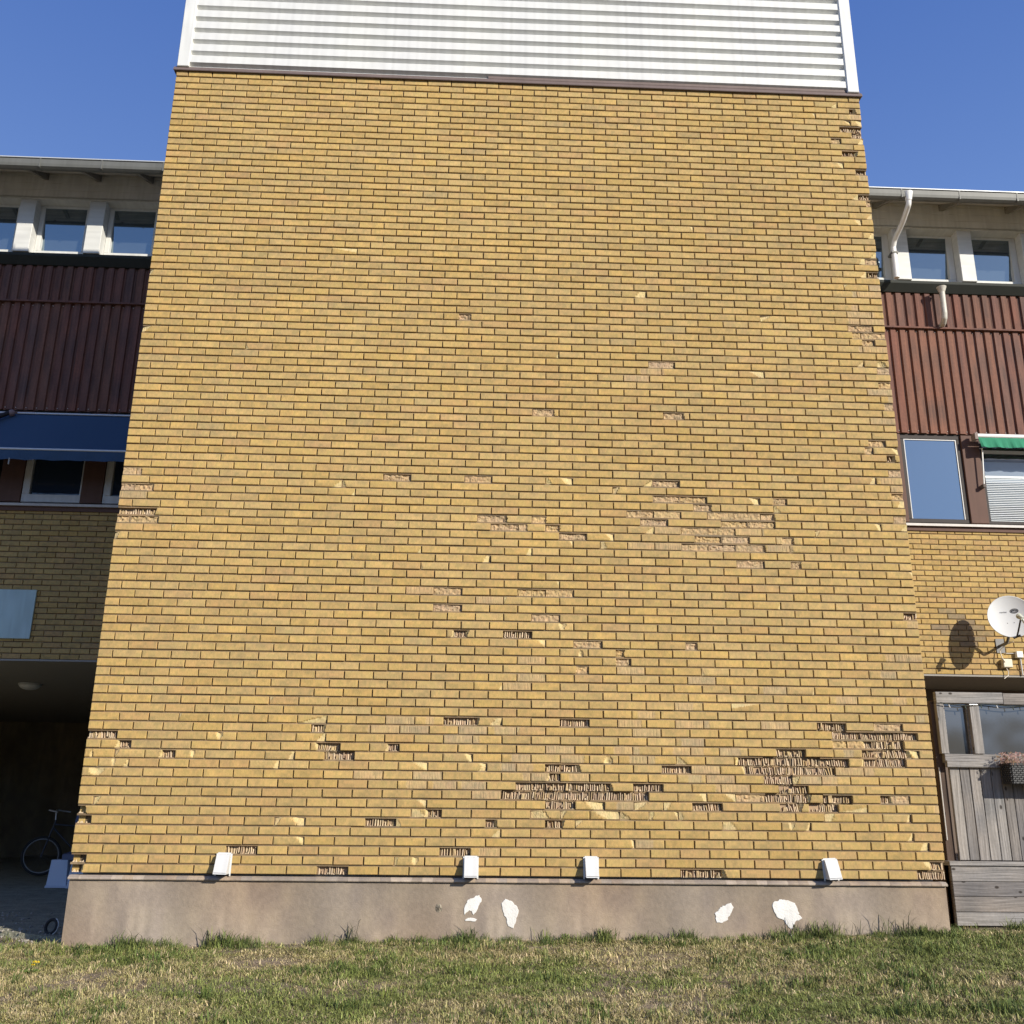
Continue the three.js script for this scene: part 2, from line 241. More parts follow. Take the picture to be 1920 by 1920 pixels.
// damage by kind, each [course, from x, to x] in metres along the wall
const DAMAGE = {
  R: [
    [0, 2.11, 2.34], [0, 5.2, 5.56], [0, 7.27, 7.52], [1, 7.41, 7.53], [2, 1.31, 1.55], [2, 3.12, 3.39], [5, 2.47, 2.73], [5, 3.49, 3.58], 
    [5, 4.02, 4.17], [6, 3, 3.13], [7, 4.04, 4.29], [7, 5.34, 5.59], [7, 6.11, 6.28], [7, 6.36, 6.63], [8, 3.64, 4.94], [8, 5.98, 6.36], 
    [8, 6.51, 6.75], [8, 7.02, 7.1], [9, 3.76, 4.6], [9, 4.82, 5.08], [9, 6.11, 6.36], [10, 4.06, 4.16], [10, 5.99, 6.23], [11, 4.04, 4.31], 
    [11, 5.07, 5.33], [11, 5.81, 6.63], [12, 0.66, 0.77], [12, 2.06, 2.33], [12, 5.76, 6.76], [12, 6.9, 7.28], [13, 0.28, 0.39], [13, 2.01, 2.2], 
    [13, 2.63, 2.72], [13, 6.11, 6.37], [13, 6.91, 7.3], [14, 0, 0.25], [14, 6.92, 7.29], [15, 1.96, 2.04], [15, 6.62, 7.41], [16, 3.13, 3.41], 
    [16, 4.16, 4.42], [16, 6.51, 6.75], [26, 3.18, 3.29], [26, 3.64, 3.9], [29, 7.41, 7.53], [40, 0, 0.34], [49, 7.41, 7.47], [75, 7.41, 7.52], 
    [87, 7.4, 7.51], [91, 7.43, 7.5], [94, 7.27, 7.42], [97, 7.4, 7.51], [98, 7.27, 7.53], [101, 7.4, 7.45], 
  ],
  M: [
    [0, 0.01, 0.09], [1, 0.01, 0.11], [5, 0, 0.11], [6, 0, 0.06], 
  ],
  S: [
    [8, 5.72, 5.95], [8, 7.11, 7.28], [14, 6.62, 6.91], [16, 7.02, 7.29], [22, 4.3, 4.42], [23, 4.67, 4.8], [24, 4.66, 4.75], [25, 4.29, 4.55], 
    [25, 5.32, 5.43], [28, 3.9, 4.14], [29, 2.98, 3.24], [31, 2.98, 3.24], [31, 3.77, 4.02], [31, 4.03, 4.29], [35, 5.87, 6.12], [35, 6.37, 6.46], 
    [37, 5.34, 5.57], [37, 5.6, 5.84], [37, 5.85, 6.13], [38, 4.17, 4.43], [38, 5.48, 5.72], [38, 5.73, 5.97], [38, 6.29, 6.41], [39, 0.02, 0.37], 
    [39, 3.52, 3.85], [39, 4.03, 4.16], [39, 5.32, 5.58], [39, 5.59, 5.84], [40, 3.39, 3.66], [40, 3.91, 4.03], [40, 4.96, 5.2], [40, 5.73, 5.98], 
    [40, 5.99, 6.24], [41, 4.83, 5.32], [41, 5.61, 5.84], [41, 5.84, 6.24], [42, 5.47, 5.63], [43, 0.01, 0.31], [43, 5.08, 5.32], [43, 5.34, 5.59], 
    [43, 6.23, 6.38], [44, 7.41, 7.52], [45, 0, 0.18], [45, 2.48, 2.74], [45, 3.26, 3.51], [45, 5.08, 5.33], [54, 3.92, 4.11], [54, 5.22, 5.4], 
    [61, 5.06, 5.31], [61, 7.4, 7.53], [66, 7.18, 7.5], [67, 3.14, 3.27], [67, 7.16, 7.42], 
  ],
  C: [
    [1, 2.72, 2.76], [1, 2.88, 2.93], [1, 7.33, 7.41], [3, 1.85, 1.92], [3, 4.77, 4.81], [3, 7.32, 7.4], [4, 3.55, 3.64], [4, 7.21, 7.26], 
    [5, 1.69, 1.75], [5, 1.83, 1.94], [5, 2.74, 2.79], [5, 4.3, 4.36], [5, 5.59, 5.72], [5, 6.17, 6.22], [5, 6.32, 6.37], [6, 2.85, 3], 
    [6, 3.9, 4.06], [6, 4.13, 4.21], [6, 4.42, 4.65], [6, 4.68, 4.78], [6, 4.94, 4.98], [6, 5.16, 5.24], [6, 6.51, 6.6], [6, 7.23, 7.28], 
    [7, 0.12, 0.19], [7, 2.9, 2.98], [7, 4.37, 4.56], [7, 4.81, 4.93], [7, 5.08, 5.15], [7, 5.32, 5.42], [8, 5.39, 5.45], [8, 5.6, 5.7], 
    [10, 0.06, 0.18], [10, 6.22, 6.3], [11, 0.24, 0.27], [11, 0.34, 0.38], [11, 1.64, 1.69], [11, 2.86, 2.98], [11, 3.43, 3.5], [11, 3.44, 3.5], 
    [12, 0.05, 0.07], [12, 0.26, 0.3], [12, 0.91, 0.95], [12, 1.76, 1.83], [12, 3.31, 3.37], [12, 4.55, 4.62], [12, 5.2, 5.29], [13, 7.3, 7.4], 
    [14, 1.12, 1.17], [14, 1.98, 2.06], [16, 1.82, 2.07], [16, 3.51, 3.62], [16, 3.54, 3.63], [24, 4.33, 4.37], [25, 3.95, 4.02], [27, 4.15, 4.21], 
    [35, 3.43, 3.5], [36, 3.84, 3.91], [37, 0, 0.05], [37, 4.56, 4.62], [37, 6.36, 6.41], [38, 4.59, 4.66], [39, 4.97, 5.07], [39, 6.64, 6.69], 
    [40, 7.21, 7.28], [42, 6.23, 6.3], [43, 5.99, 6.1], [44, 1.99, 2.12], [44, 4.68, 4.74], [45, 4.02, 4.09], [45, 4.16, 4.3], [45, 4.97, 5.07], 
    [60, 6.08, 6.23], [62, 7.41, 7.49], [64, 0, 0.09], [68, 6.21, 6.35], [71, 4.94, 5.07], [72, 0, 0.04], 
  ],
  P: [
    [8, 3.36, 3.61], [9, 2.8, 2.98], [9, 3.03, 3.26], [9, 3.28, 3.52], [9, 5.53, 5.81], [10, 3.82, 4.06], [10, 6.3, 6.64], [11, 3.63, 3.92], 
    [11, 6.64, 6.98], [12, 4.77, 5.01], [13, 4.01, 4.25], [13, 4.63, 4.87], [13, 5.16, 5.45], [14, 3.11, 3.44], [15, 2.44, 2.7], [15, 2.7, 2.96], 
    [16, 2.58, 2.82], [16, 5.22, 5.51], [24, 7.18, 7.53], [28, 7.42, 7.53], [30, 3.38, 3.62], [31, 2.72, 2.97], [37, 4.82, 5.07], [37, 5.08, 5.33], 
    [37, 6.14, 6.4], [38, 6.26, 6.4], [39, 5.07, 5.32], [39, 5.86, 6.13], [42, 0.02, 0.24], [46, 7.31, 7.53], [54, 7.3, 7.52], [58, 7.3, 7.53], 
    [59, 4.81, 5.03], [60, 4.97, 5.22], [64, 7.23, 7.5], [68, 7.15, 7.53], [69, 7.16, 7.44], [72, 7.22, 7.53], 
  ],
};
const hits = [], rubble = new Geo();
for (const t of 'RMSCP') for (const [r, a, b] of DAMAGE[t]) hits.push({ t, r, a, b });
function brick(g, r, x0, x1, y0, z, R, mac) {                   // one brick of the tower front with whatever has happened to it
  const y1 = y0 + BH, col = tone(R, mac), here = hits.filter(h => h.r === r && Math.min(h.b, x1) - Math.max(h.a, x0) > Math.min(0.02, 0.3 * (h.b - h.a))).map(h => ({ ...h, a: Math.max(h.a, x0), b: Math.min(h.b, x1) }));
  if (!here.length && r > 38 && x1 > 7.2 && R() < 0.34) here.push(R() < 0.5 ? { t: 'C', r, a: Math.max(x0, x1 - 0.07), b: x1 } : { t: R() < 0.5 ? 'S' : 'P', r, a: Math.max(x0, x1 - rr(0.05, 0.2, R)), b: x1 });
  if (!here.length && r < 24 && x0 > 2.3 && R() < 0.13) here.push({ t: 'P', r, a: x0 + (R() < 0.5 ? 0.1 * R() : 0), b: x1 - (R() < 0.5 ? 0.1 * R() : 0) });
  if (!here.length) {
    if (R() < (r < 40 ? 0.02 : 0.004)) worn(g, x0, x1, y0, y1, z + (R() - 0.5) * 0.004, R, col, [{ t: 'C', a: R() < 0.5 ? x0 : x1 - 0.03, b: R() < 0.5 ? x0 + 0.03 : x1, end: R() < 0.5 ? -1 : 1, top: R() < 0.5, k: 1.4, deep: 0.012 }]);
    else sound(g, x0, x1, y0, y1, z + (R() - 0.5) * 0.004, R, col);
    return 'whole';
  }
  const gone = here.filter(h => h.t === 'R' || h.t === 'M'), marks = here.filter(h => h.t !== 'R' && h.t !== 'M').map(h => {
    if (h.t === 'S') return { ...h, deep: rr(0.018, 0.036, R), c: mix3(mul3(col, 1.08), PINK, rr(0.35, 0.85, R)) };
    if (h.t === 'P') return { ...h, c: mix3(col, R() < 0.5 ? [0.52, 0.42, 0.30] : PINK, 0.6) };
    const nearL = h.a - x0 < 0.03, nearR = x1 - h.b < 0.03; return { ...h, end: nearR ? 1 : nearL ? -1 : 0, top: R() < 0.6, k: rr(0.35, 1.1, R), deep: rr(0.016, 0.034, R) };
  });
  let spans = [[x0, x1]];
  for (const h of gone) { if (h.a < x0 + 0.035) h.a = x0; if (h.b > x1 - 0.035) h.b = x1; spans = spans.flatMap(([a, b]) => [[a, Math.min(b, h.a)], [Math.max(a, h.b), b]].filter(s => s[1] - s[0] > 0.02)); }
  for (const h of gone) if (h.t === 'R') ribbed(g, h.a, h.b, y0, y1, z, R);
  else { const g = rubble; g.col = mul3(CORE, 0.8); for (let k = 0; k < 5; k++) { const w = rr(0.012, 0.03, R), x = rr(h.a, Math.max(h.a, h.b - w), R), zz = z - rr(0.02, 0.05, R), hh = rr(0.008, 0.026, R); g.tri([x, y0, zz], [x + w, y0, zz - 0.01], [x + w * 0.4, y0 + hh, zz - 0.012]); g.tri([x + w, y0, zz - 0.01], [x + w * 0.6, y0, zz - 0.03], [x + w * 0.4, y0 + hh, zz - 0.012]); } }
  for (const [a, b] of spans) {
    const m = marks.filter(q => q.a < b && q.b > a).map(q => ({ ...q, a: Math.max(q.a, a), b: Math.min(q.b, b) }));
    if (gone.length) { if (a > x0 + 0.001) m.push({ t: 'C', a, b: a + rr(0.015, 0.04, R), end: -1, top: R() < 0.5, k: rr(0.3, 0.9, R), deep: 0.045 }); if (b < x1 - 0.001) m.push({ t: 'C', a: b - rr(0.015, 0.04, R), b, end: 1, top: R() < 0.5, k: rr(0.3, 0.9, R), deep: 0.045 }); }
    m.length ? worn(g, a, b, y0, y1, z, R, col, m) : sound(g, a, b, y0, y1, z, R, col);
  }
  return 'damaged';
}
function mortarBed(g, W, rows, y0, R, open = () => false) {     // raked joints as real strips with depth, and the backing behind the bricks
  const back = -0.07, front = (x, r) => open(x, r) ? -0.036 - 0.012 * R() : -0.0125 - 0.004 * R();
  const tint = () => { g.col = mul3(MORTAR, rr(0.82, 1.16, R)); g.ou = R() * 7; g.ov = R() * 7; };
  for (let r = 0; r < rows; r++) {
    const ya = y0 + r * HC + BH - 0.0015, yb = y0 + (r + 1) * HC + 0.0015, step = 0.26;
    for (let x = 0; x < W - 0.001; x += step) { const xb = Math.min(W, x + step), zf = front((x + xb) / 2, r); tint(); g.quad([x, ya, zf], [xb, ya, zf], [xb, yb, zf], [x, yb, zf]); g.quad([x, yb, zf], [xb, yb, zf], [xb, yb, back], [x, yb, back]); g.quad([x, ya, back], [xb, ya, back], [xb, ya, zf], [x, ya, zf]); g.quad([xb, ya, zf], [xb, ya, back], [xb, yb, back], [xb, yb, zf]); g.quad([x, ya, back], [x, ya, zf], [x, yb, zf], [x, yb, back]); }
    const bs = rowBricks(r, W), yc = y0 + r * HC - 0.001, yd = ya + 0.001;
    for (let k = 0; k + 1 < bs.length; k++) { const xa = bs[k][1] - 0.0015, xb = bs[k + 1][0] + 0.0015, zf = open((xa + xb) / 2, r, true) ? -0.04 : (R() < 0.2 ? -0.03 : -0.018) - 0.006 * R(); tint(); g.quad([xa, yc, zf], [xb, yc, zf], [xb, yd, zf], [xa, yd, zf]); g.quad([xb, yc, zf], [xb, yc, back], [xb, yd, back], [xb, yd, zf]); g.quad([xa, yc, back], [xa, yc, zf], [xa, yd, zf], [xa, yd, back]); }
  }
  g.col = mul3(MORTAR, 0.8); const t = y0 + rows * HC;
  g.quad([0.002, y0, back], [W - 0.002, y0, back], [W - 0.002, t, back], [0.002, t, back]);
}
// shared bricks for the pieces that stand as meshes of their own
const BR = rng(771), fullBricks = [], halfBricks = [], brickMats = [];
for (let k = 0; k < 9; k++) { const g = new Geo(); sound(g, -BL / 2, BL / 2, -BH / 2, BH / 2, 0, BR, [1, 1, 1]); fullBricks.push(g.build()); }
for (let k = 0; k < 4; k++) { const g = new Geo(); sound(g, -0.06, 0.06, -BH / 2, BH / 2, 0, BR, [1, 1, 1]); halfBricks.push(g.build()); }
for (let k = 0; k < 10; k++) { const m = mBrick.clone(); m.vertexColors = false; m.color.setRGB(...tone(BR)); brickMats.push(m); }

// ---------------------------------------------------------------- the stair tower
const TW = 7.53, ROWS = 104, ZW = -4.6;                         // width, courses, plane of the wings
const towerBase = [TW / 2, -0.5, -2.3];
const tower = thing('brick_stair_tower', 'tall yellow brick tower block with spalled bricks, concrete plinth and white siding on top', 'building', towerBase);
{
  const R = rng(99), gm = new Geo();
  const isR = (x, r) => hits.some(h => h.t === 'R' && h.r === r && x > h.a - 0.02 && x < h.b + 0.02);
  mortarBed(gm, TW, ROWS, 0, R, (x, r, head) => head ? isR(x, r) : isR(x, r) && isR(x, r + 1));
  const wall = part('brick_wall', gm, mMortar, tower, [TW / 2, 0, 0]);
  const rest = new Geo();
  for (let r = 0; r < ROWS; r++) for (const [x0, x1] of rowBricks(r, TW)) {
    const mac = 0.11 * (fbm(x0 * 0.8 + 3, r * 0.06, 5, 3) - 0.5), y = r * HC;
    if (r >= 10) { brick(rest, r, x0, x1, y, 0, R, mac); continue; }
    const hit = hits.some(h => h.r === r && h.b > x0 && h.a < x1), full = x1 - x0 > 0.2;
    if (hit || R() < 0.1) { const g = new Geo(); brick(g, r, x0, x1, y, 0, R, mac); if (g.p.length) part('brick', g, mBrick, wall, [(x0 + x1) / 2, y + BH / 2, 0]); }
    else shared('brick', pick(full ? fullBricks : halfBricks, R), pick(brickMats, R), wall, [(x0 + x1) / 2, y + BH / 2, (R() - 0.5) * 0.004]);
  }
  const up = part('brick_courses', rest, mBrick, wall); up.userData.kind = 'stuff'; part('brick_rubble', rubble, mBrick, wall).userData.kind = 'stuff';
  // returns of the tower, seen only from beside it
  for (const s of [-1, 1]) {
    const gb = new Geo(), gj = new Geo(), L = 4.5; mortarBed(gj, L, ROWS, 0, R);
    for (let r = 0; r < ROWS; r++) for (const [x0, x1] of rowBricks(r + 1, L)) sound(gb, x0, x1, r * HC, r * HC + BH, 0, R, tone(R));
    const m = new THREE.Matrix4().makeRotationY(s * Math.PI / 2).setPosition(s < 0 ? 0 : TW, 0, s < 0 ? -0.064 - L : -0.064);
    const side = part('side_wall', gj.build().applyMatrix4(m), mMortar, tower); part('brick_courses', gb.build().applyMatrix4(m), mBrick, side).userData.kind = 'stuff';
  }
}
{ // plinth with ledge, plaster patches and a broken hole
  const g = new Geo(); g.col = [0.415, 0.328, 0.248];
  const zf = -0.014; g.box(0.012, TW - 0.012, -1.15, -0.052, -4.55, zf, 'u');
  const pl = part('plinth', g, std([1, 1, 1], { vertexColors: true, map: concMap, bumpMap: concBump, bumpScale: 0.0025, roughness: 0.95 }), tower);
  const l = new Geo(); l.col = [0.52, 0.42, 0.33]; const R = rng(5);
  for (let x = 0.004; x < TW - 0.01; x += 0.09) { const xb = Math.min(TW - 0.004, x + 0.09), e = 0.004 * R(); l.ou = R(); l.prismX([[-0.1, -0.055], [0.013 - e, -0.055], [0.016 - e, -0.048], [0.013 - e, -0.036], [-0.02, -0.021], [-0.1, -0.021]], x, xb); }
  part('ledge', l, mMortar, tower);
  const white = std([0.84, 0.82, 0.79], { roughness: 0.8, map: paintMap, bumpMap: concBump, bumpScale: 0.0035 });
  const blob = (pts0, t) => { const pts = pts0.flatMap((p, k) => { const q = pts0[(k + 1) % pts0.length], o = []; for (let i = 0; i < 5; i++) { const u = i / 5, x = p[0] + (q[0] - p[0]) * u, y = p[1] + (q[1] - p[1]) * u; o.push([x + 0.012 * (noise(x * 60, y * 60, 4) - 0.5) + 0.007 * (noise(x * 220, y * 220, 5) - 0.5), y + 0.012 * (noise(x * 60, y * 60, 6) - 0.5) + 0.007 * (noise(x * 220, y * 220, 7) - 0.5)]); } return o; }); const sh = new THREE.Shape(pts.map(q => new THREE.Vector2(q[0], q[1]))), e = new THREE.ExtrudeGeometry(sh, { depth: t, bevelEnabled: true, bevelSize: 0.004, bevelThickness: 0.003, bevelSegments: 2 }); e.translate(0, 0, zf - 0.001); return e; };
  const px = (cx, cy, s, pts) => pts.map(q => [cx + q[0] * s, cy + q[1] * s]);
  for (const [cx, cy, s, pts] of [
    [3.40, -0.235, 1, [[-0.065, -0.07], [-0.03, -0.045], [0.0, -0.045], [0.015, -0.07], [0.05, -0.02], [0.075, 0.045], [0.062, 0.075], [0.02, 0.06], [-0.03, 0.04], [-0.055, -0.01]]],
    [3.725, -0.30, 1, [[-0.015, -0.10], [0.02, -0.105], [0.05, -0.05], [0.068, 0.02], [0.05, 0.06], [0.0, 0.10], [-0.04, 0.11], [-0.068, 0.08], [-0.06, 0.03], [-0.03, -0.04]]],
    [5.56, -0.27, 1, [[-0.07, -0.09], [-0.02, -0.085], [0.02, -0.06], [0.06, -0.01], [0.075, 0.035], [0.06, 0.065], [0.01, 0.045], [-0.04, 0.02], [-0.075, -0.02]]],
    [6.095, -0.275, 1, [[0.03, -0.13], [0.06, -0.10], [0.085, -0.065], [0.13, -0.045], [0.105, -0.02], [0.10, 0.03], [0.075, 0.075], [0.02, 0.095], [-0.05, 0.10], [-0.10, 0.08], [-0.115, 0.04], [-0.07, -0.045], [-0.02, -0.06]]],
    [3.395, -0.35, 1, [[-0.05, -0.006], [0.03, -0.01], [0.045, 0.004], [0.0, 0.012], [-0.03, 0.006]]],
    [6.14, -0.46, 1, [[-0.025, -0.01], [0.02, -0.012], [0.022, 0.01], [-0.02, 0.012]]],
  ]) part('plaster_patch', blob(px(cx, cy, s, pts), 0.004), white, tower);
  const h = new Geo(); const rh = rng(8); // broken hole in the plinth: a rim of crumbled concrete
  for (let k = 0; k < 9; k++) { const a = k / 9 * 6.283, r0 = 0.026 + 0.012 * rh(), r1 = 0.006, x = 3.12 + Math.cos(a) * r0, y = -0.262 + Math.sin(a) * r0 * 1.15, a2 = (k + 1) / 9 * 6.283, x2 = 3.12 + Math.cos(a2) * 0.03, y2 = -0.262 + Math.sin(a2) * 0.034; h.col = mul3([0.5, 0.43, 0.33], rr(0.5, 1.2, rh)); h.tri([x, y, zf + 0.001], [x2, y2, zf + 0.001], [3.125 + r1 * Math.cos(a), -0.258, zf + (k % 2 ? 0.016 : 0.004)]); }
  part('crumbled_concrete', h, mMortar, tower);
}
{ // flashing, siding and unseen mono-pitch roof
  const mFl = std([0.19, 0.14, 0.125], { roughness: 0.6, metalness: 0.1, map: paintMap }), f = new Geo();
  const pr = [[-0.1, 8.20], [0.018, 8.192], [0.024, 8.184], [0.029, 8.19], [0.022, 8.216], [0.0, 8.25], [-0.1, 8.25]]; f.prismX(pr, -0.03, TW + 0.03);
  f.prismX([[-0.02, 8.25], [0.003, 8.25], [-0.002, 8.285], [-0.02, 8.285]], TW * 0.45, TW + 0.012);
  part('flashing', f, mFl, tower);
  const mS = std([0.80, 0.80, 0.78], { roughness: 0.45, map: paintMap }), P = 0.1545, x0 = 0.128, x1 = TW - 0.128;
  const top = 11.3, rear = 8.56;
  const rib = new Geo(); rib.prismX([[-0.05, 0.0], [-0.05, P], [-0.026, P], [-0.026, P - 0.010], [0.016, P - 0.030], [0.016, 0.040], [-0.026, 0.018], [-0.026, 0]].reverse(), x0 - TW / 2, x1 - TW / 2);
  const rg = rib.build(); rg.computeBoundingBox();
  for (let k = 0, y = 8.262; y < top - P; k++, y += P) shared('siding_rib', rg, mS, tower, [TW / 2, y, 0]);
  for (const s of [0, 1]) { const c = new Geo(), a = s ? x1 - 0.004 : 0.004, b = s ? TW - 0.004 : x0 + 0.004; c.bevel(a, b, 8.236, top, -0.12, 0.032, 0.006); part('corner_trim', c, mS, tower); }
  const sc = new Geo(); for (const xs of [1.86, 4.36, 5.32]) for (let y = 8.262 + P; y < 10; y += P) sc.geom(new THREE.SphereGeometry(0.006, 6, 4), new THREE.Matrix4().makeTranslation(xs, y + 0.004, -0.026));
  part('screw_heads', sc, std([0.1, 0.1, 0.1]), tower);
  const b = new Geo(); b.col = [0.8, 0.8, 0.78];              // clad upper storey; unseen roof slope shaped to let sun over to the wing
  b.prismX([[-0.06, 8.0], [-0.06, top - 0.02], [ZW + 0.02, rear], [ZW + 0.02, 8.0]].reverse(), 0.012, TW - 0.012);
  part('upper_storey', b, mS, tower);
  const rf = new Geo(); const n = [0.0, 0.03]; rf.prismX([[0.06, top + 0.03], [0.06, top + 0.0], [ZW + 0.02, rear + 0.004], [ZW + 0.02, rear + 0.04]], -0.03, TW + 0.03);
  part('roof', rf, std([0.12, 0.12, 0.12], { roughness: 0.7 }), tower);
  const body = new Geo(); body.box(0.09, TW - 0.09, -1.1, 8.1, ZW + 0.03, -0.085); part('inner_wall', body, std([0.3, 0.28, 0.25]), tower);
}
{ // vent hoods: sheet metal wedges, open below
  const mW = std([0.74, 0.74, 0.73], { roughness: 0.5, map: paintMap });
  const hood = (x, y, tilt, label) => {
    const t = thing('vent_hood', label, 'vent', [x, y, 0.004], 'vent hoods above the plinth');
    t.rotation.z = tilt; const w = 0.055, h = 0.155, d0 = 0.045, d1 = 0.118, k = 0.0025;
    const g = new Geo(), fr = [[-w, 0, d1], [w, 0, d1], [w, h, d0], [-w, h, d0]];
    g.quad(...fr); g.quad([w, 0, d1 - k], [-w, 0, d1 - k], [-w, h - k, d0 - k], [w, h - k, d0 - k]);
    g.quad([-w, h, d0], [w, h, d0], [w, h, 0], [-w, h, 0]);
    for (const s of [-1, 1]) { g.quad([s * w, 0, 0], [s * w, 0, d1], [s * w, h, d0], [s * w, h, 0]); g.quad([s * (w - k), 0, d1], [s * (w - k), 0, 0], [s * (w - k), h, 0], [s * (w - k), h, d0]); }
    g.quad([-w, 0, d1], [-w, 0, d1 - k], [w, 0, d1 - k], [w, 0, d1]);
    const m = new THREE.Mesh(g.build(), mW); m.name = 'cover'; m.castShadow = m.receiveShadow = true; t.add(m);
    const f = new Geo(); for (const s of [-1, 1]) f.box(s < 0 ? -w - 0.012 : w, s < 0 ? -w : w + 0.012, -0.018, h + 0.006, -0.002, 0.003); f.box(-w, w, h, h + 0.014, -0.002, 0.003);
    const e = new THREE.Mesh(f.build(), mW); e.name = 'flange'; e.castShadow = e.receiveShadow = true; t.add(e);
    const gr = new Geo(); gr.box(-w + 0.004, w - 0.004, 0.006, 0.012, 0.002, d1 - 0.004); const q = new THREE.Mesh(gr.build(), std([0.04, 0.04, 0.04])); q.name = 'insect_mesh'; t.add(q);
  };
  hood(1.285, 0.0, -0.02, 'white metal vent hood under a ribbed cavity, at the passage end of the plinth');
  hood(3.383, -0.008, 0.0, 'white metal vent hood above the two plaster patches and crumbled hole');
  hood(4.418, -0.002, 0.0, 'white metal vent hood with bare plinth below it, no plaster patch near');
  hood(6.51, 0.0, 0.05, 'slightly tilted white metal vent hood above the largest plaster patch');
}

// ---------------------------------------------------------------- the two wings behind the tower
const mWhite = std([0.74, 0.74, 0.72], { roughness: 0.6, map: paintMap }), mBrown = std([0.125, 0.062, 0.044], { roughness: 0.75, map: paintMap }), mDark = std([0.035, 0.03, 0.027], { roughness: 0.8 });
const mFascia = std([0.88, 0.88, 0.87], { roughness: 0.6, map: paintMap });
const mGlassSky = new THREE.MeshPhysicalMaterial({ color: new THREE.Color().setRGB(0.235, 0.315, 0.40), metalness: 0.85, roughness: 0.04 });
const mGlassTop = new THREE.MeshPhysicalMaterial({ color: new THREE.Color().setRGB(0.22, 0.28, 0.33), metalness: 0.85, roughness: 0.04 });
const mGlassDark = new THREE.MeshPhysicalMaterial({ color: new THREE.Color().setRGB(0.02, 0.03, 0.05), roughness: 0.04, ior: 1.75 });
const mClear = new THREE.MeshPhysicalMaterial({ color: 0xffffff, transmission: 1, thickness: 0, roughness: 0.02, ior: 1.45 });
const mGutter = std([0.155, 0.155, 0.14], { roughness: 0.5, map: paintMap }), mLedge = std([0.022, 0.026, 0.021], { roughness: 0.75, map: paintMap }), mPipe = std([0.62, 0.59, 0.52], { roughness: 0.5, map: paintMap });
const mSoffit = std([0.74, 0.69, 0.61], { roughness: 0.9, map: woodMap, bumpMap: woodBump, bumpScale: 0.002 }), mRoof = std([0.10, 0.095, 0.09], { roughness: 0.9 });
const cladMats = [[0.225, 0.098, 0.070], [0.21, 0.092, 0.066], [0.24, 0.106, 0.068], [0.215, 0.104, 0.076], [0.235, 0.094, 0.062]].map(c => std(c, { roughness: 0.8, map: rustMap }));
function ribGeometry(h) { // one corrugation of the sheet: valley, flank, crest, flank; 0.15 m wide
  const g = new Geo(), z0 = 0, z1 = 0.030, q = [[-0.075, z0], [-0.05, z0], [-0.041, z1], [0.041, z1], [0.05, z0], [0.075, z0]];
  for (let k = 0; k + 1 < q.length; k++) g.quad([q[k][0], 0, q[k][1]], [q[k + 1][0], 0, q[k + 1][1]], [q[k + 1][0], h, q[k + 1][1]], [q[k][0], h, q[k][1]]);
  g.quad([-0.041, 0, z1], [-0.05, 0, z0], [0.05, 0, z0], [0.041, 0, z1]); g.ou = 0.3; return g;
}
const ribLow = [0.1, 0.5, 0.9, 1.3].map(o => { const g = new Geo(); Object.assign(g, ribGeometry(1.765)); g.u = g.u.map((v, k) => v + o * (k % 2 ? 1.7 : 1)); return g.build(); });
const ribUp = [0.2, 0.7, 1.1].map(o => { const g = new Geo(); Object.assign(g, ribGeometry(0.70)); g.u = g.u.map((v, k) => v + o * (k % 2 ? 1.7 : 1)); return g.build(); });

